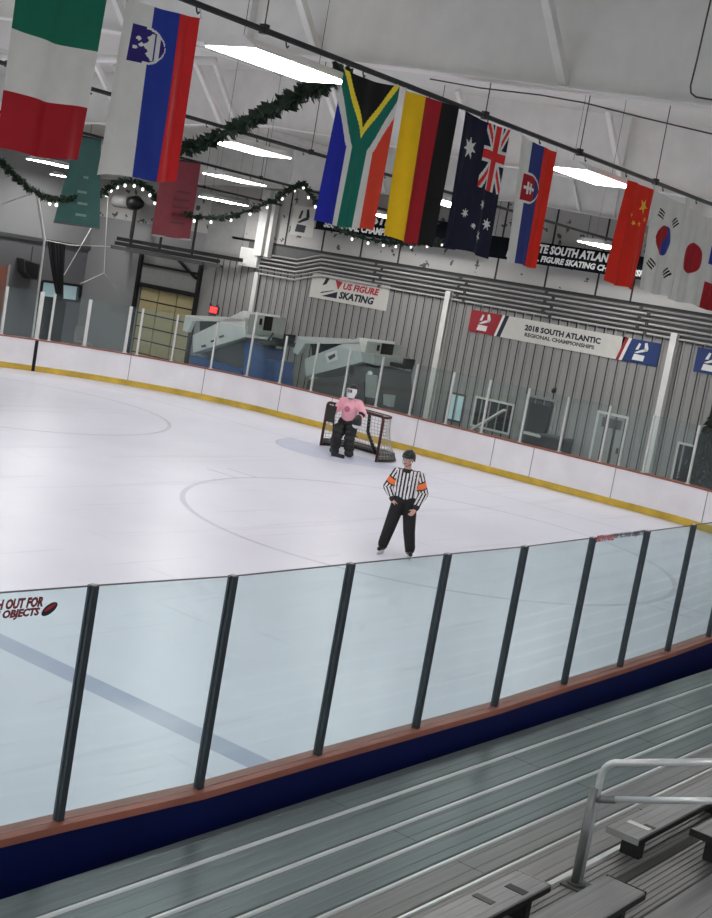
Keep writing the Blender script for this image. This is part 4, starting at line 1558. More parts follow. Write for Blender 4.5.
# black drape hanging from the ledge
dr = MB()
n = 24
for i in range(n):
    t = i / n
    t2 = (i + 1) / n

    def at2(t):
        lft = ony(48 + 10 * t ** 1.3, 240 + 60 * t, 31.7)
        rgt = ony(65.0 - 1.0 * t, 244 + 57 * t, 31.7)
        return lft, rgt
    for s_ in range(6):
        f0, f1 = s_ / 6, (s_ + 1) / 6
        quad_ = []
        for tt, ff in ((t, f0), (t, f1), (t2, f1), (t2, f0)):
            l_, r2_ = at2(tt)
            p = l_.lerp(r2_, ff)
            p = p + Vector((0, 0.05 * math.sin(ff * 12 + tt * 2), 0))
            quad_.append(p)
        dr.add(quad_, [(0, 1, 2, 3)])
dro = solo('drape', dr, M['drape'], 'long black drape tapering downwards in front of the lit window', 'drape')
sm = dro.modifiers.new('thickness', 'SOLIDIFY'); sm.thickness = 0.03
# net mast with ropes
mst = root('net_mast', 'slender white mast with rigging beside the black drape', 'mast', (onz(42, 350, 0).x, 31.2, -0.06))
mt_ = [ony(37, 193, 31.2), ony(41, 218, 31.2), ony(44.5, 240, 31.2), ony(42, 262, 31.2), ony(40, 300, 31.2), ony(38, 330, 31.2)]
part('pole', MB().tube(mt_[:3], 0.05, 8), M['beam_white'], mst)
part('pole', MB().tube(mt_[2:4] + [Vector((mt_[3].x + 0.05, 31.2, -0.06))], 0.035, 8), M['beam_white'], mst)
for lab, ps in (('white rope rising left from the top of the white mast', ((0, 205), (33, 193))), ('white rope running from the mast top across the grey wall', ((45, 240), (70, 245), (120, 247), (170, 250))),
                ('slanting white rope below the green banner', ((92, 227), (64, 275))), ('upright white rope right of the green banner', ((108, 196), (104, 273)))):
    pp = [ony(x, y, 31.3) for x, y in ps]
    solo('rope', MB().tube(pp, 0.016, 5), M['rope'], lab, 'rope', 'white net ropes on the left')
br = root('rope', 'forked white rope hanging in front of the dark wall right of the window', 'rope', ony(104, 273, 31.3), 'white net ropes on the left')
for ps in (((104, 273), (80, 284)), ((104, 273), (118, 290))):
    part('strand', MB().tube([ony(x, y, 31.3) for x, y in ps], 0.018, 5), M['rope'], br)
# dark opening and chair seen through the glass
struct('door_5', MB().box((32.25, YS - 0.02, -0.05), (33.3, YS - 0.004, 1.8)), M['black'])
ch = root('chair', 'cream wooden chair behind the far glass, under the lit window', 'chair', (31.6, 31.6, -0.06))
cx, cy = ony(83, 340, 31.6).x, 31.6
for dx in (-0.22, 0.22):
    for dy in (-0.2, 0.2):
        part('leg', MB().box((cx + dx - 0.03, cy + dy - 0.03, -0.06), (cx + dx + 0.03, cy + dy + 0.03, 0.42 if dy < 0 else 1.0)), M['grey'], ch)
part('seat', MB().box((cx - 0.26, cy - 0.24, 0.42), (cx + 0.26, cy + 0.24, 0.47)), M['grey'], ch)
part('backrest', MB().box((cx - 0.22, cy + 0.19, 0.70), (cx + 0.22, cy + 0.23, 1.0)), M['grey'], ch)
# fan heater on a pole high at the corner
q = onx(123, 200, 33.2)
ht = root('heater', 'round grey heater with black end on a black pole, high between the banners', 'heater', (33.2, q.y, 4.2))
part('drum', MB().tube([onx(116, 201, 33.0), onx(132, 203, 33.0)], 0.22, 16), M['grey'], ht, True)
part('end_bell', MB().tube([onx(131, 203, 33.0), onx(137, 203, 33.0), onx(142, 204, 33.0)], [0.24, 0.26, 0.12], 16), M['black'], ht, True)
part('pole', MB().tube([onx(136, 205, 33.2), onx(131, 238, 33.2)], 0.07, 8), M['black'], ht)
# plain green plastic fence panel seen at the left, upper siding strip
struct('trim_3', MB().box((XE - 0.03, 25.9, 4.5), (XE - 0.005, 27.6, 6.4)), M['grey'])

# ------------------------------------------------------------------ goal
gx, gy = 27.09, 14.80
L_, R_ = Vector((27.20, 15.80, 0)), Vector((26.97, 13.80, 0))
H_ = 1.15
gl = root('goal_net', 'red-framed ice hockey goal with white netting behind the goalkeeper', 'goal', (gx, gy, 0))
rp_ = 0.038
pts = [L_]
dirw = (R_ - L_).normalized()
for k in range(0, 7):
    t = PI / 2 * k / 6
    pts.append(L_ + dirw * (0.10 * (1 - cos(t))) + Vector((0, 0, H_ - 0.10 + 0.10 * sin(t))))
for k in range(0, 7):
    t = PI / 2 * (1 - k / 6)
    pts.append(R_ - dirw * (0.10 * (1 - cos(t))) + Vector((0, 0, H_ - 0.10 + 0.10 * sin(t))))
pts.append(R_)
part('front_frame', MB().tube(pts, rp_, 10), M['goal_red'], gl, True)
back = Vector((-dirw.y, dirw.x, 0))
if back.x < 0:
    back = -back
mid = (L_ + R_) / 2
hw = (R_ - L_).length / 2


def backcurve(z, dd, n=14):
    o = []
    for k in range(n + 1):
        t = PI * k / n
        sx = -cos(t)
        o.append(mid + dirw * (sx * (hw + 0.10 * math.sin(t))) + back * (dd * min(1.0, 1.35 * math.sin(t))) + Vector((0, 0, z)))
    return o


part('base_frame', MB().tube(backcurve(0.035, 1.05), 0.035, 8), M['black'], gl, True)
part('top_frame', MB().tube(backcurve(H_ - 0.02, 0.55), 0.028, 8), M['goal_red'], gl, True)
part('centre_bar', MB().tube([mid + back * 0.55 + Vector((0, 0, H_)), mid + back * 0.60 + Vector((0, 0, 0.6)), mid + back * 1.03 + Vector((0, 0, 0.03))], 0.045, 8), M['black'], gl, True)
sk = MB()
bc0, bc1 = backcurve(0.01, 1.08), backcurve(0.20, 1.00)
for i in range(len(bc0) - 1):
    sk.add([bc0[i], bc0[i + 1], bc1[i + 1], bc1[i]], [(0, 1, 2, 3)])
sko = part('skirt', sk, M['pad_white'], gl, label='grey padded skirt')
# netting: strands from the top curve to the base curve
nt_ = MB()
ns = 30
top_c, bot_c = backcurve(H_ - 0.02, 0.55, ns), backcurve(0.06, 1.03, ns)


def netpt(i, t):
    a_, b_ = top_c[i], bot_c[i]
    p = a_.lerp(b_, t)
    return p - back * (0.18 * math.sin(PI * t) * math.sin(PI * i / ns))


for i in range(ns + 1):
    nt_.tube([netpt(i, t / 6) for t in range(7)], 0.006, 4, cap=False)
for t in range(1, 12):
    nt_.tube([netpt(i, t / 12) for i in range(ns + 1)], 0.006, 4, cap=False)
for i in range(1, ns):
    tt = (i / ns)
    f_ = mid + dirw * ((-cos(PI * tt)) * hw) + Vector((0, 0, H_))
    nt_.tube([f_, top_c[i]], 0.006, 4, cap=False)
part('netting', nt_, M['net'], gl)


# ------------------------------------------------------------------ people
def remesh(mb, voxel=0.012, smooth=4):
    me = mb.mesh('tmp', [M['skin']])
    ob = bpy.data.objects.new('tmp', me)
    C.objects.link(ob)
    r1 = ob.modifiers.new('r', 'REMESH')
    r1.mode = 'VOXEL'
    r1.voxel_size = voxel
    s1_ = ob.modifiers.new('s', 'SMOOTH')
    s1_.iterations = smooth
    s1_.factor = 0.5
    dg = bpy.context.evaluated_depsgraph_get()
    out = bpy.data.meshes.new_from_object(ob.evaluated_get(dg))
    bpy.data.objects.remove(ob)
    out.materials.clear()
    out.polygons.foreach_set('use_smooth', [True] * len(out.polygons))
    return out


def paint(me, mats, fn):
    for m_ in mats:
        me.materials.append(m_)
    for p in me.polygons:
        p.material_index = fn(p.center)
    return me


def hand(mb, wrist, dirv, palm_n, side, curl=0.5, s=1.0):
    """wrist point, direction of the hand, palm normal, side = direction of the thumb; fingers curl towards the palm normal"""
    d = Vector(dirv).normalized()
    n = Vector(palm_n)
    n = (n - d * n.dot(d)).normalized()
    t = d.cross(n)
    if t.dot(Vector(side)) < 0:
        t = -t
    w = Vector(wrist)
    pl = 0.085 * s
    for k in range(4):
        off = t * ((1.5 - k) * 0.021 * s)
        mb.cap(w + off * 0.7, w + d * pl + off, 0.017 * s, 0.013 * s)
    for k, L in enumerate((0.070, 0.078, 0.072, 0.056)):
        p = w + d * pl + t * ((1.5 - k) * 0.022 * s)
        dd = d.copy()
        for sgl in (0.45, 0.32, 0.23):
            dd = (dd + n * curl * 0.75).normalized()
            q_ = p + dd * (L * s * sgl)
            mb.cap(p, q_, 0.0095 * s, 0.0085 * s, seg=8)
            p = q_
    p = w + d * 0.02 * s + t * 0.030 * s
    q_ = p + (d * 0.6 + t * 0.75 + n * 0.2).normalized() * 0.045 * s
    mb.cap(p, q_, 0.014 * s, 0.011 * s, seg=8)
    mb.cap(q_, q_ + (d * 0.9 + t * 0.15 + n * 0.4).normalized() * 0.032 * s, 0.011 * s, 0.009 * s, seg=8)


def head_shape(mb, c, yaw, s=1.0):
    """skull, jaw, nose, brow, ears, lips; the face looks along -Y turned by yaw"""
    R = Matrix.Rotation(yaw, 3, 'Z')
    c = Vector(c)

    def P_(x, y, z):
        return c + R @ Vector((x * s, y * s, z * s))
    mb.ell(P_(0, 0.012, 0.03), (0.076 * s, 0.094 * s, 0.092 * s), 18, 12, None, R)
    mb.ell(P_(0, -0.028, -0.045), (0.056 * s, 0.062 * s, 0.072 * s), 16, 10, None, R)
    mb.ell(P_(0, -0.070, -0.095), (0.024 * s, 0.020 * s, 0.020 * s), 10, 8, None, R)
    mb.cap(P_(0, -0.085, 0.005), P_(0, -0.104, -0.030), 0.009 * s, 0.014 * s, seg=8)
    mb.cap(P_(-0.04, -0.074, 0.022), P_(0.04, -0.074, 0.022), 0.011 * s, 0.011 * s, seg=8)
    mb.cap(P_(-0.018, -0.086, -0.062), P_(0.018, -0.086, -0.062), 0.008 * s, 0.008 * s, seg=8)
    for e in (-1, 1):
        mb.ell(P_(e * 0.036, -0.062, -0.022), (0.02 * s, 0.02 * s, 0.016 * s), 8, 6, None, R)
        mb.ell(P_(e * 0.078, 0.012, -0.008), (0.012 * s, 0.020 * s, 0.032 * s), 8, 6, None, R)


def face_parts(root_o, body, c, yaw, s=1.0):
    R = Matrix.Rotation(yaw, 3, 'Z')
    c = Vector(c)

    def P_(x, y, z):
        return c + R @ Vector((x * s, y * s, z * s))
    for e in (-1, 1):
        part('eye', MB().ell(P_(e * 0.032, -0.083, 0.002), (0.013 * s, 0.008 * s, 0.008 * s), 10, 6, None, R), M['paper'], body, True, local=True)
        part('iris', MB().ell(P_(e * 0.032, -0.090, 0.002), (0.006 * s, 0.003 * s, 0.006 * s), 8, 6, None, R), M['black'], body, True, local=True)
        part('eyebrow', MB().cap(P_(e * 0.018, -0.090, 0.024), P_(e * 0.048, -0.082, 0.024), 0.004 * s, 0.004 * s, seg=6), M['brown'], body, True, local=True)
    part('lips', MB().cap(P_(-0.02, -0.092, -0.062), P_(0.02, -0.092, -0.062), 0.006 * s, 0.006 * s, seg=6), M['brown'], body, True, local=True)


def skate(root_o, ankle, toe_dir, bm='boot'):
    a = Vector(ankle)
    t = Vector(toe_dir)
    t.z = 0
    t.normalize()
    sd = Vector((-t.y, t.x, 0))
    ft = Vector((a.x, a.y, 0))
    b = MB()
    b.cap(a + Vector((0, 0, 0.05)), ft + Vector((0, 0, 0.11)) - t * 0.01, 0.055, 0.052)
    b.cap(ft + Vector((0, 0, 0.105)) - t * 0.05, ft + Vector((0, 0, 0.095)) + t * 0.15, 0.045, 0.036)
    me = remesh(b, 0.011, 3)
    me.materials.append(M[bm])
    sk_ = part('skate', me, None, root_o, local=True)
    hl = MB()
    for o in (-0.055, 0.12):
        hl.obox(ft + t * o + Vector((0, 0, 0.03)), ft + t * o + Vector((0, 0, 0.085)), 0.035, 0.05, up=t)
    part('blade_holder', hl, M['lace'], sk_, local=True)
    part('blade', MB().obox(ft - t * 0.11 + Vector((0, 0, 0.018)), ft + t * 0.20 + Vector((0, 0, 0.018)), 0.005, 0.036), M['blade'], sk_, local=True)
    part('ankle_cuff', MB().tube([a + Vector((0, -0.012, -0.055)), a + Vector((0, 0, -0.012))], [0.062, 0.066], 12), M['lace'], sk_, local=True)
    return sk_


def V(*a):
    return Vector(a)


# ---- referee.  local frame: faces -Y, +X is the viewer's right
ref_pos = Vector((onz(396.8, 556.3, 0).x, onz(396.8, 556.3, 0).y, 0))
face_ang = math.atan2(CAM.y - ref_pos.y, CAM.x - ref_pos.x)       # direction to the viewer
rz = face_ang + PI / 2
ref = root('person', 'referee in black and white striped jersey with orange armbands, hands on hips on the ice', 'person', ref_pos, None, rz)
HpL, HpR = V(-0.125, 0.0, 0.915), V(0.055, 0.0, 0.915)
KnL, KnR = V(-0.205, -0.03, 0.47), V(0.125, -0.03, 0.46)
AnL, AnR = V(-0.262, 0.02, 0.145), V(0.190, 0.0, 0.145)
pel = V(-0.035, 0, 0.955)
chest = V(-0.055, 0.0, 1.23)
neck = V(-0.078, 0.0, 1.455)
headc = V(-0.098, -0.02, 1.632)
ShL, ShR = V(-0.235, 0.01, 1.38), V(0.125, 0.01, 1.38)
ElL, ElR = V(-0.345, 0.06, 1.12), V(0.245, 0.05, 1.10)
WrL, WrR = V(-0.225, -0.07, 0.925), V(0.155, -0.16, 0.84)
yaw_h = -0.35
b = MB()
b.cap(pel, chest, 0.125, 0.145, 0.68)
b.cap(chest, V(-0.06, 0.01, 1.355), 0.15, 0.11, 0.65)
b.cap(ShL, ShR, 0.062, 0.062)
b.cap(neck - V(0, 0, 0.06), neck + V(0, -0.01, 0.08), 0.058, 0.052)
head_shape(b, headc, yaw_h)
for H_p, K_p, A_p in ((HpL, KnL, AnL), (HpR, KnR, AnR)):
    b.cap(H_p, K_p, 0.088, 0.058); b.cap(K_p, A_p, 0.060, 0.040); b.cap(A_p, A_p + V(0, -0.01, -0.05), 0.034, 0.028)
for S_p, E_p, W_p in ((ShL, ElL, WrL), (ShR, ElR, WrR)):
    b.cap(S_p, E_p, 0.055, 0.043); b.cap(E_p, W_p, 0.043, 0.029)
hand(b, WrL, (0.35, -0.15, -0.9), (0.75, 0.6, 0.1), (0.3, -1, 0.3), 0.5, 0.92)
hand(b, WrR, (-0.55, -0.1, -0.85), (-0.3, 0.9, 0.0), (-1, -0.2, 0.5), 0.7, 0.88)
me = remesh(b, 0.0075, 2)
me.materials.append(M['skin'])
body = part('body', me, None, ref, local=True, label='bare face and hands')
face_parts(ref, body, headc, yaw_h)
# jersey
b = MB()
b.cap(V(-0.035, 0, 0.975), chest, 0.160, 0.178, 0.74)
b.cap(chest, V(-0.06, 0.01, 1.355), 0.175, 0.135, 0.72)
b.cap(ShL, ShR, 0.085, 0.085)
for S_p, E_p, W_p in ((ShL, ElL, WrL), (ShR, ElR, WrR)):
    b.cap(S_p, E_p, 0.092, 0.088); b.cap(E_p, E_p.lerp(W_p, 0.88), 0.088, 0.054)
me = remesh(b, 0.010, 5)


def segt(c, a_, b_):
    d = b_ - a_
    t = max(0, min(1, (c - a_).dot(d) / d.dot(d)))
    return t, (a_ + d * t - c).length


def jersey_col(c):
    best = None
    for S_p, E_p, W_p, sg in ((ShL, ElL, WrL, -1), (ShR, ElR, WrR, 1)):
        t, d1_ = segt(c, S_p, E_p)
        t2, d2_ = segt(c, E_p, W_p)
        out = sg * (c.x - chest.x) > 0.185 or (c.z < 1.25 and min(d1_, d2_) < 0.085 and sg * (c.x - chest.x) > 0.16)
        if out:
            if d1_ <= d2_:
                if 0.36 < t < 0.68:
                    return 2
                if 0.68 <= t < 0.75 or 0.28 < t <= 0.36:
                    return 1
                ax = (E_p - S_p).normalized()
                base_ = S_p
            else:
                ax = (W_p - E_p).normalized()
                base_ = E_p
                if t2 > 0.78:
                    return 1
            u = ax.cross(V(0, 1, 0)).normalized()
            off = (c - base_ - ax * (c - base_).dot(ax)).dot(u)
            return 1 if (off + 0.5) % 0.052 < 0.024 else 0
    if c.z > 1.455:
        return 1
    return 1 if (c.x - chest.x + 0.5 + 0.013) % 0.058 < 0.026 else 0


paint(me, [M['stripe_w'], M['stripe_b'], M['orange']], jersey_col)
jr = part('jersey', me, None, ref, local=True)
part('collar', MB().tube([neck + V(0, 0.0, -0.035), neck + V(0, -0.005, 0.025)], [0.085, 0.068], 16), M['stripe_b'], jr, True, local=True, label='black collar')
# trousers
b = MB()
b.cap(V(-0.08, 0, 0.965), V(0.01, 0, 0.965), 0.125, 0.125, 0.95)
b.cap(pel, V(-0.035, 0, 1.01), 0.14, 0.135, 0.8)
for H_p, K_p, A_p in ((HpL, KnL, AnL), (HpR, KnR, AnR)):
    b.cap(H_p, K_p, 0.124, 0.103); b.cap(K_p, A_p + V(0, 0, 0.03), 0.103, 0.088); b.cap(A_p + V(0, 0, 0.06), A_p + V(0, 0, -0.005), 0.086, 0.080)
me = remesh(b, 0.011, 5)
me.materials.append(M['trouser'])
part('trousers', me, None, ref, local=True)
skate(ref, AnL, (-0.35, -1, 0))
skate(ref, AnR, (0.2, -1, 0))
# helmet with half visor
Rh = Matrix.Rotation(yaw_h, 3, 'Z')


def HP(x, y, z):
    return headc + Rh @ V(x, y, z)


b = MB()
vs, fs = [], []
seg, rg = 20, 9
hl_ = MB()
for i in range(rg + 1):
    ph = (PI * 0.56) * i / rg
    for k_ in range(seg):
        t = 2 * PI * k_ / seg
        fr_ = 1.0
        zlow = cos(ph)
        v = V(0.100 * sin(ph) * cos(t), 0.122 * sin(ph) * sin(t), 0.112 * zlow)
        if sin(t) > 0.2 and i == rg:
            v.z -= 0.05
        vs.append(HP(v.x, v.y + 0.01, v.z + 0.045))
for i in range(rg):
    for k_ in range(seg):
        k2 = (k_ + 1) % seg
        fs.append((i * seg + k_, (i + 1) * seg + k_, (i + 1) * seg + k2, i * seg + k2))
hl_.add(vs, fs)
hm = part('helmet', hl_, M['helmet_b'], ref, True, local=True)
so = hm.modifiers.new('shell', 'SOLIDIFY'); so.thickness = 0.012; so.offset = 1
part('brim', MB().ell(HP(0, -0.115, 0.055), (0.075, 0.035, 0.010), 14, 6, None, Rh), M['helmet_b'], hm, True, local=True)
vz = MB()
vs, fs = [], []
for i in range(9):
    t = -PI / 2 + (i - 4) / 4 * 0.95
    for z in (0.045, -0.03):
        vs.append(HP(0.112 * cos(t), 0.13 * sin(t), z))
for i in range(8):
    fs.append((i * 2, i * 2 + 1, i * 2 + 3, i * 2 + 2))
vz.add(vs, fs)
part('visor', vz, M['farglass'], hm, True, local=True, label='clear half visor')
for e in (-1, 1):
    part('chin_strap', MB().tube([HP(e * 0.088, 0.0, 0.0), HP(e * 0.075, -0.03, -0.07), HP(0, -0.075, -0.118)], 0.005, 6), M['black'], hm, local=True)

# ---- goalkeeper
gk_pos = onz(341, 455.6, 0)
ga = math.atan2(CAM.y - gk_pos.y, CAM.x - gk_pos.x) - 0.25
gk = root('person', 'goalkeeper in pink jersey, black leg pads and white caged mask before the goal', 'person', (gk_pos.x, gk_pos.y, 0), None, ga + PI / 2)
gk.scale = (1.04, 1.04, 1.04)
HpL, HpR = V(-0.08, 0.05, 0.80), V(0.12, 0.05, 0.80)
KnL, KnR = V(-0.14, -0.06, 0.46), V(0.17, -0.06, 0.46)
AnL, AnR = V(-0.16, 0.02, 0.15), V(0.20, 0.02, 0.15)
pel, chest, neck = V(0.02, 0.05, 0.84), V(0.03, -0.03, 1.16), V(0.04, -0.07, 1.38)
headc = V(0.045, -0.11, 1.575)
ShL, ShR = V(-0.15, -0.04, 1.31), V(0.23, -0.03, 1.31)
ElL, ElR = V(-0.29, -0.05, 1.10), V(0.37, -0.06, 1.12)
WrL, WrR = V(-0.30, -0.24, 1.02), V(0.33, -0.25, 0.95)
gyaw = -0.45
b = MB()
b.cap(pel, chest, 0.13, 0.15, 0.7); b.cap(chest, V(0.035, -0.05, 1.29), 0.15, 0.11, 0.65); b.cap(ShL, ShR, 0.062, 0.062)
b.cap(neck - V(0, 0, 0.06), neck + V(0, -0.03, 0.12), 0.056, 0.052)
head_shape(b, headc, gyaw)
for H_p, K_p, A_p in ((HpL, KnL, AnL), (HpR, KnR, AnR)):
    b.cap(H_p, K_p, 0.088, 0.058); b.cap(K_p, A_p, 0.060, 0.042); b.cap(A_p, A_p + V(0, -0.01, -0.05), 0.034, 0.028)
for S_p, E_p, W_p in ((ShL, ElL, WrL), (ShR, ElR, WrR)):
    b.cap(S_p, E_p, 0.055, 0.043); b.cap(E_p, W_p, 0.043, 0.030)
hand(b, WrL, (0, -0.7, -0.7), (0.8, 0, 0), (0, -1, 1), 0.5)
hand(b, WrR, (0, -0.8, -0.6), (-0.8, 0, 0.3), (-0.5, -0.5, 1), 0.5)
me = remesh(b, 0.009, 2)
me.materials.append(M['skin'])
gbody = part('body', me, None, gk, local=True)
b = MB()
b.cap(V(0.02, 0.03, 0.92), chest, 0.185, 0.205, 0.85); b.cap(chest, V(0.035, -0.05, 1.29), 0.205, 0.15, 0.8); b.cap(ShL, ShR, 0.11, 0.11)
for S_p, E_p, W_p in ((ShL, ElL, WrL), (ShR, ElR, WrR)):
    b.cap(S_p, E_p, 0.105, 0.092); b.cap(E_p, E_p.lerp(W_p, 0.8), 0.092, 0.068)
me = remesh(b, 0.012, 6)


def gk_col(c):
    for S_p, E_p, W_p in ((ShL, ElL, WrL), (ShR, ElR, WrR)):
        t, d1_ = segt(c, S_p, E_p)
        t2, d2_ = segt(c, E_p, W_p)
        if (c.x - chest.x) * (1 if S_p is ShR else -1) > 0.22:
            if d2_ < d1_ and 0.2 < t2 < 0.5 and c.x > 0:
                return 1
            if d1_ < d2_ and t < 0.3 and c.x > 0 and c.y > -0.02:
                return 1
    if c.z < 0.80:
        return 1
    if math.hypot(c.x - 0.0, (c.z - 1.15)) < 0.075 and c.y < -0.05:
        return 2
    return 0


M['plum'] = mat('jersey_crest_plum', (196, 104, 132), 0.7)
paint(me, [M['pink'], M['stripe_b'], M['plum']], gk_col)
part('jersey', me, None, gk, local=True)
b = MB()
b.cap(V(-0.04, 0.05, 0.80), V(0.10, 0.05, 0.80), 0.19, 0.19, 0.9)
b.cap(HpL, HpL.lerp(KnL, 0.75), 0.155, 0.13); b.cap(HpR, HpR.lerp(KnR, 0.75), 0.155, 0.13)
b.cap(HpL.lerp(KnL, 0.7), AnL, 0.09, 0.07); b.cap(HpR.lerp(KnR, 0.7), AnR, 0.09, 0.07)
me = remesh(b, 0.013, 5)
me.materials.append(M['trouser'])
part('goalie_pants', me, None, gk, local=True)
for K_p, A_p, sg in ((KnL, AnL, -1), (KnR, AnR, 1)):
    pd = MB()
    c0 = V(A_p.x + sg * 0.0, A_p.y - 0.105, 0.06)
    for zc, ww, dd in ((0.10, 0.125, 0.075), (0.22, 0.135, 0.07), (0.34, 0.14, 0.07), (0.46, 0.145, 0.085), (0.58, 0.14, 0.07), (0.70, 0.13, 0.055)):
        pd.ell(V(A_p.x + (K_p.x - A_p.x) * min(1.2, (zc - 0.15) / 0.31), A_p.y - 0.11 - 0.06 * min(1, max(0, (zc - 0.15) / 0.31)), zc), (ww, dd, 0.09), 16, 8)
    me = remesh(pd, 0.013, 2)
    me.materials.append(M['pad_black'])
    po = part('leg_pad', me, None, gk, local=True)
    stp = MB()
    for z in (0.30, 0.52):
        stp.tube([V(A_p.x - 0.12, A_p.y + 0.0, z), V(A_p.x, A_p.y + 0.10, z), V(A_p.x + 0.12, A_p.y + 0.0, z)], 0.012, 6)
    part('pad_strap', stp, M['black'], po, local=True)
    skate(gk, A_p, (sg * 0.2, -1, 0))
# blocker (viewer's left) and catching glove (viewer's right)
part('blocker', MB().obox(WrL + V(-0.02, -0.08, 0.16), WrL + V(-0.04, -0.12, -0.24), 0.20, 0.06, up=(0, 1, 0)), M['pad_black'], gk, local=True)
b = MB()
b.ell(WrR + V(0.0, -0.10, -0.06), (0.12, 0.07, 0.14), 14, 10); b.cap(WrR + V(0.0, -0.02, 0.05), WrR + V(0.02, -0.1, -0.02), 0.085, 0.09)
me = remesh(b, 0.012, 3)
paint(me, [M['pad_black'], M['paper']], lambda c: 1 if c.z < WrR.z - 0.12 else 0)
part('catch_glove', me, None, gk, local=True)
stk = part('goalie_stick', MB().obox(WrL + V(0.02, -0.12, 0.25), V(-0.13, -0.42, 0.12), 0.028, 0.028).obox(V(-0.21, -0.34, 0.45), V(-0.13, -0.42, 0.10), 0.028, 0.09), M['black'], gk, local=True)
part('stick_blade', MB().obox(V(-0.13, -0.42, 0.055), V(0.20, -0.44, 0.045), 0.03, 0.09), M['pad_black'], stk, local=True)
# mask
Rg = Matrix.Rotation(gyaw, 3, 'Z')
b = MB()
b.ell(headc + V(0, 0.01, 0.03), (0.138, 0.155, 0.150), 20, 12, None, Rg)
b.ell(headc + Rg @ V(0, -0.05, -0.07), (0.105, 0.112, 0.115), 16, 10, None, Rg)
me = remesh(b, 0.011, 3)


def mask_col(c):
    l_ = Rg.inverted() @ (c - headc)
    if l_.z > 0.085 or l_.y > 0.0 or l_.z < -0.15:
        return 0
    if l_.y < -0.075 and -0.02 < l_.z < 0.06 and abs(l_.x) < 0.07:
        return 0
    return 1


paint(me, [M['helmet_b'], M['paper']], mask_col)
mk = part('mask', me, None, gk, local=True)
cg = MB()
for k_ in range(-3, 4):
    x = k_ * 0.022
    cg.tube([headc + Rg @ V(x, -0.152, 0.075), headc + Rg @ V(x, -0.180, 0.02), headc + Rg @ V(x, -0.174, -0.05)], 0.0035, 5)
for z in (0.06, 0.03, 0.0, -0.035):
    cg.tube([headc + Rg @ V(-0.08, -0.145, z), headc + Rg @ V(0, -0.182, z), headc + Rg @ V(0.08, -0.145, z)], 0.0035, 5)
part('cage', cg, M['blade'], mk, local=True, label='metal face cage')

# ------------------------------------------------------------------ ice resurfacers behind the end glass
def c3(*ps):
    return [(180 + x * 0.16854, 290 + y * 0.16854) for x, y in ps]


def c4(*ps):
    return [(280 + x * 0.21067, 310 + y * 0.21067) for x, y in ps]


def machine(label, X, depth, tank, bar, gap, hole, lower, mats, wheels, vents):
    """profile in the plane across the rink, built out to its width along the rink"""
    V3 = lambda ps: [onx(x, y, X) for x, y in ps]
    tk = V3(tank)
    r_ = root('ice_resurfacer', label, 'ice resurfacer', Vector((X + depth / 2, sum(p.y for p in tk) / 4, -0.06)))
    tko = part('snow_tank', MB().prism(tk, (depth, 0, 0)), M[mats[0]], r_)
    part('guard_bar', MB().prism(V3(bar), (0.16, 0, 0)), M[mats[0]], r_)
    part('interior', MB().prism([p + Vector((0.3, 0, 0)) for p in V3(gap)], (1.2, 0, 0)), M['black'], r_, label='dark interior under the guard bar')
    # side face of the tank with its dark opening
    ys_ = min(p.y for p in tk)
    zt_, zb_ = max(p.z for p in tk), min(p.z for p in tk[2:3])
    x0, x1, f0, f1 = hole
    part('side_panel', MB().box((X + 0.04, ys_ - 0.03, zb_ + 0.10), (X + depth - 0.04, ys_ - 0.001, zt_ - 0.06)), M[mats[1]], tko)
    part('opening', MB().box((X + depth * x0, ys_ - 0.05, zb_ + (zt_ - zb_) * f0), (X + depth * x1, ys_ - 0.031, zb_ + (zt_ - zb_) * f1)), M['black'], tko, label='dark opening')
    part('opening', MB().box((X + depth * (x0 - 0.12), ys_ - 0.05, zb_ + (zt_ - zb_) * 0.55), (X + depth * (x0 - 0.06), ys_ - 0.031, zb_ + (zt_ - zb_) * 0.8)), M['black'], tko, label='small dark opening')
    for nm, ps, mm, xo, dp in lower:
        part(nm, MB().prism([p + Vector((xo, 0, 0)) for p in V3(ps)], (dp, 0, 0)), M[mm], r_)
    for wy in wheels:
        for xx in (X + 0.02, X + depth - 0.45):
            wo = part('wheel', MB().tube([(xx, wy, 0.34), (xx + 0.35, wy, 0.34)], 0.40, 20), M['rubber'], r_)
            part('hub', MB().tube([(xx - 0.03, wy, 0.34), (xx + 0.36, wy, 0.34)], 0.17, 14), M['grey'], wo)
    for pts_ in vents:
        part('tank_vent', MB().tube([onx(x, y, X - 0.02) for x, y in pts_], 0.035, 8), M['black'], tko)
    # steering wheel and seat on the open deck behind the tank
    sx, sz = X + depth * 0.55, zb_ + 0.12
    so_ = part('seat', MB().box((sx - 0.25, ys_ - 0.95, sz - 0.12), (sx + 0.25, ys_ - 0.45, sz)).box((sx - 0.25, ys_ - 0.98, sz), (sx + 0.25, ys_ - 0.90, sz + 0.18)), M['black'], r_)
    part('steering_column', MB().tube([(sx, ys_ - 0.05, sz - 0.2), (sx, ys_ - 0.25, sz + 0.12)], 0.03, 8), M['dgrey'], r_)
    return r_


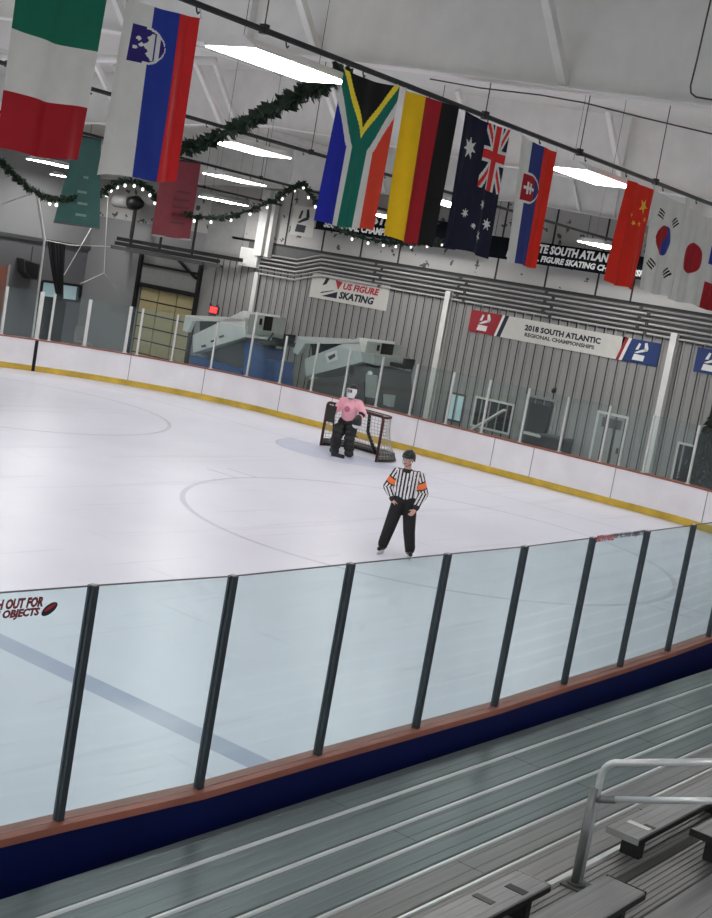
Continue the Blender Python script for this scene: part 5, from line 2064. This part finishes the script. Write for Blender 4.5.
y_w1 = [onx(203, 372, 31.5).y, onx(240, 380, 31.5).y]
machine('white and blue ice resurfacing machine behind the far glass at the left', 31.3, 1.8,
        c3((75, 268), (375, 122), (388, 278), (78, 372)), c3((32, 148), (285, 160), (365, 176), (365, 188), (75, 182), (45, 250), (15, 240)), c3((78, 180), (290, 178), (300, 170), (80, 275)), (0.40, 0.62, 0.35, 0.92),
        (('chassis', c3((60, 382), (300, 452), (365, 478), (365, 600), (50, 600)), 'blue_mach', 0.0, 1.8), ('hydraulic_bay', c3((85, 378), (385, 284), (385, 470), (300, 455)), 'dgrey', 0.25, 1.2),
         ('engine_cover', c3((388, 312), (432, 315), (425, 600), (368, 600)), 'blue_mach', -0.03, 0.5), ('conditioner', c3((388, 330), (400, 330), (400, 600), (388, 600)), 'blue_mach', 0.6, 1.2),
         ('seat_deck', c3((380, 282), (470, 290), (470, 318), (380, 312)), 'dgrey', 0.1, 1.7), ('rear_fender', c3((400, 400), (450, 410), (450, 600), (400, 600)), 'blue_mach', 0.9, 0.9)),
        ('white_mach', 'grey_mach'), y_w1, (c3((130, 335), (150, 330)), c3((185, 305), (205, 300)), c3((235, 280), (258, 272))))
y_w2 = [onx(318, 395, 31.5).y, onx(358, 405, 31.5).y]
m2 = machine('grey ice resurfacing machine behind the goal with a square logo patch', 31.3, 1.8,
             c4((118, 232), (375, 130), (392, 245), (122, 316)), c4((85, 124), (310, 135), (378, 150), (378, 160), (120, 158), (85, 212), (62, 200)), c4((118, 158), (300, 152), (310, 160), (125, 236)), (0.42, 0.75, 0.42, 0.90),
             (('chassis', c4((125, 330), (330, 310), (388, 340), (388, 560), (60, 560)), 'dgrey', 0.1, 1.6), ('engine_cover', c4((385, 200), (450, 208), (450, 262), (392, 245)), 'grey_mach', 0.0, 1.8),
              ('hydraulic_bay', c4((330, 262), (388, 250), (392, 420), (330, 400)), 'dgrey', 0.2, 1.4), ('conditioner', c4((392, 262), (470, 280), (475, 560), (395, 560)), 'dgrey', 0.15, 1.5),
              ('front_panel', c4((400, 300), (450, 310), (445, 420), (395, 410)), 'grey_mach', 0.08, 0.2), ('board_brush', c4((500, 400), (540, 405), (530, 460), (500, 450)), 'grey_mach', -0.1, 0.2)),
             ('pale_mach', 'grey_mach'), y_w2, ())
part('head_lamp', MB().ell(onx(370, 373, 31.3), (0.05, 0.09, 0.06), 10, 6), M['white'], m2)
lp = [onx(x, y, 31.3) for x, y in c4((215, 208), (268, 190), (275, 235), (225, 252))]
part('logo_patch', MB().prism(lp, (-0.012, 0, 0)), M['white'], m2, label='white square logo patch')
lp = [onx(x, y, 31.3) for x, y in c4((228, 222), (262, 206), (264, 222), (238, 238))]
part('logo_mark', MB().prism([p + Vector((-0.014, 0, 0)) for p in lp], (-0.006, 0, 0)), M['dgrey'], m2, label='dark logo mark')

# ------------------------------------------------------------------ dark christmas tree at the right
tp = onx(716, 405, 32.5)
tr0 = root('christmas_tree', 'dark artificial christmas tree behind the far glass at the right edge', 'christmas tree', (32.5, tp.y, -0.06))
part('trunk', MB().tube([(32.5, tp.y, -0.06), (32.5, tp.y, tp.z)], [0.06, 0.01], 8), M['brown'], tr0)
rnd = random.Random(5)
tn = MB()
Ht = tp.z + 0.1
for _ in range(1500):
    t = rnd.random() ** 0.8
    z = Ht * (1 - t) * 0.92 + 0.12
    rr = 0.95 * (1 - z / Ht) + 0.03
    an = rnd.uniform(0, 2 * PI)
    c = V(32.5, tp.y, z)
    d = V(cos(an), sin(an), -0.25)
    e = c + d * rr * rnd.uniform(0.75, 1.05)
    s0 = e - d * min(rr, 0.45)
    sd = d.cross(V(0, 0, 1)).normalized() * 0.07
    tn.add([s0, s0.lerp(e, 0.5) + sd, e, s0.lerp(e, 0.5) - sd, s0.lerp(e, 0.5) + V(0, 0, 0.05)], [(0, 1, 4), (1, 2, 4), (2, 3, 4), (3, 0, 4)])
o = part('needles', tn, M['tree_dark'], tr0)

# ------------------------------------------------------------------ world and view
wd = bpy.data.worlds.new('world')
bpy.context.scene.world = wd
wd.use_nodes = True
bg = wd.node_tree.nodes['Background']
bg.inputs['Color'].default_value = (0.62, 0.65, 0.68, 1)
bg.inputs['Strength'].default_value = 1.1
sc = bpy.context.scene
sc.view_settings.view_transform = 'Standard'
sc.view_settings.look = 'None'
sc.view_settings.gamma = 1.0
sc.view_settings.use_curve_mapping = False
sc.view_settings.exposure = 0.0
try:
    sc.cycles.max_bounces = 10
    sc.cycles.transparent_max_bounces = 24
except Exception:
    pass
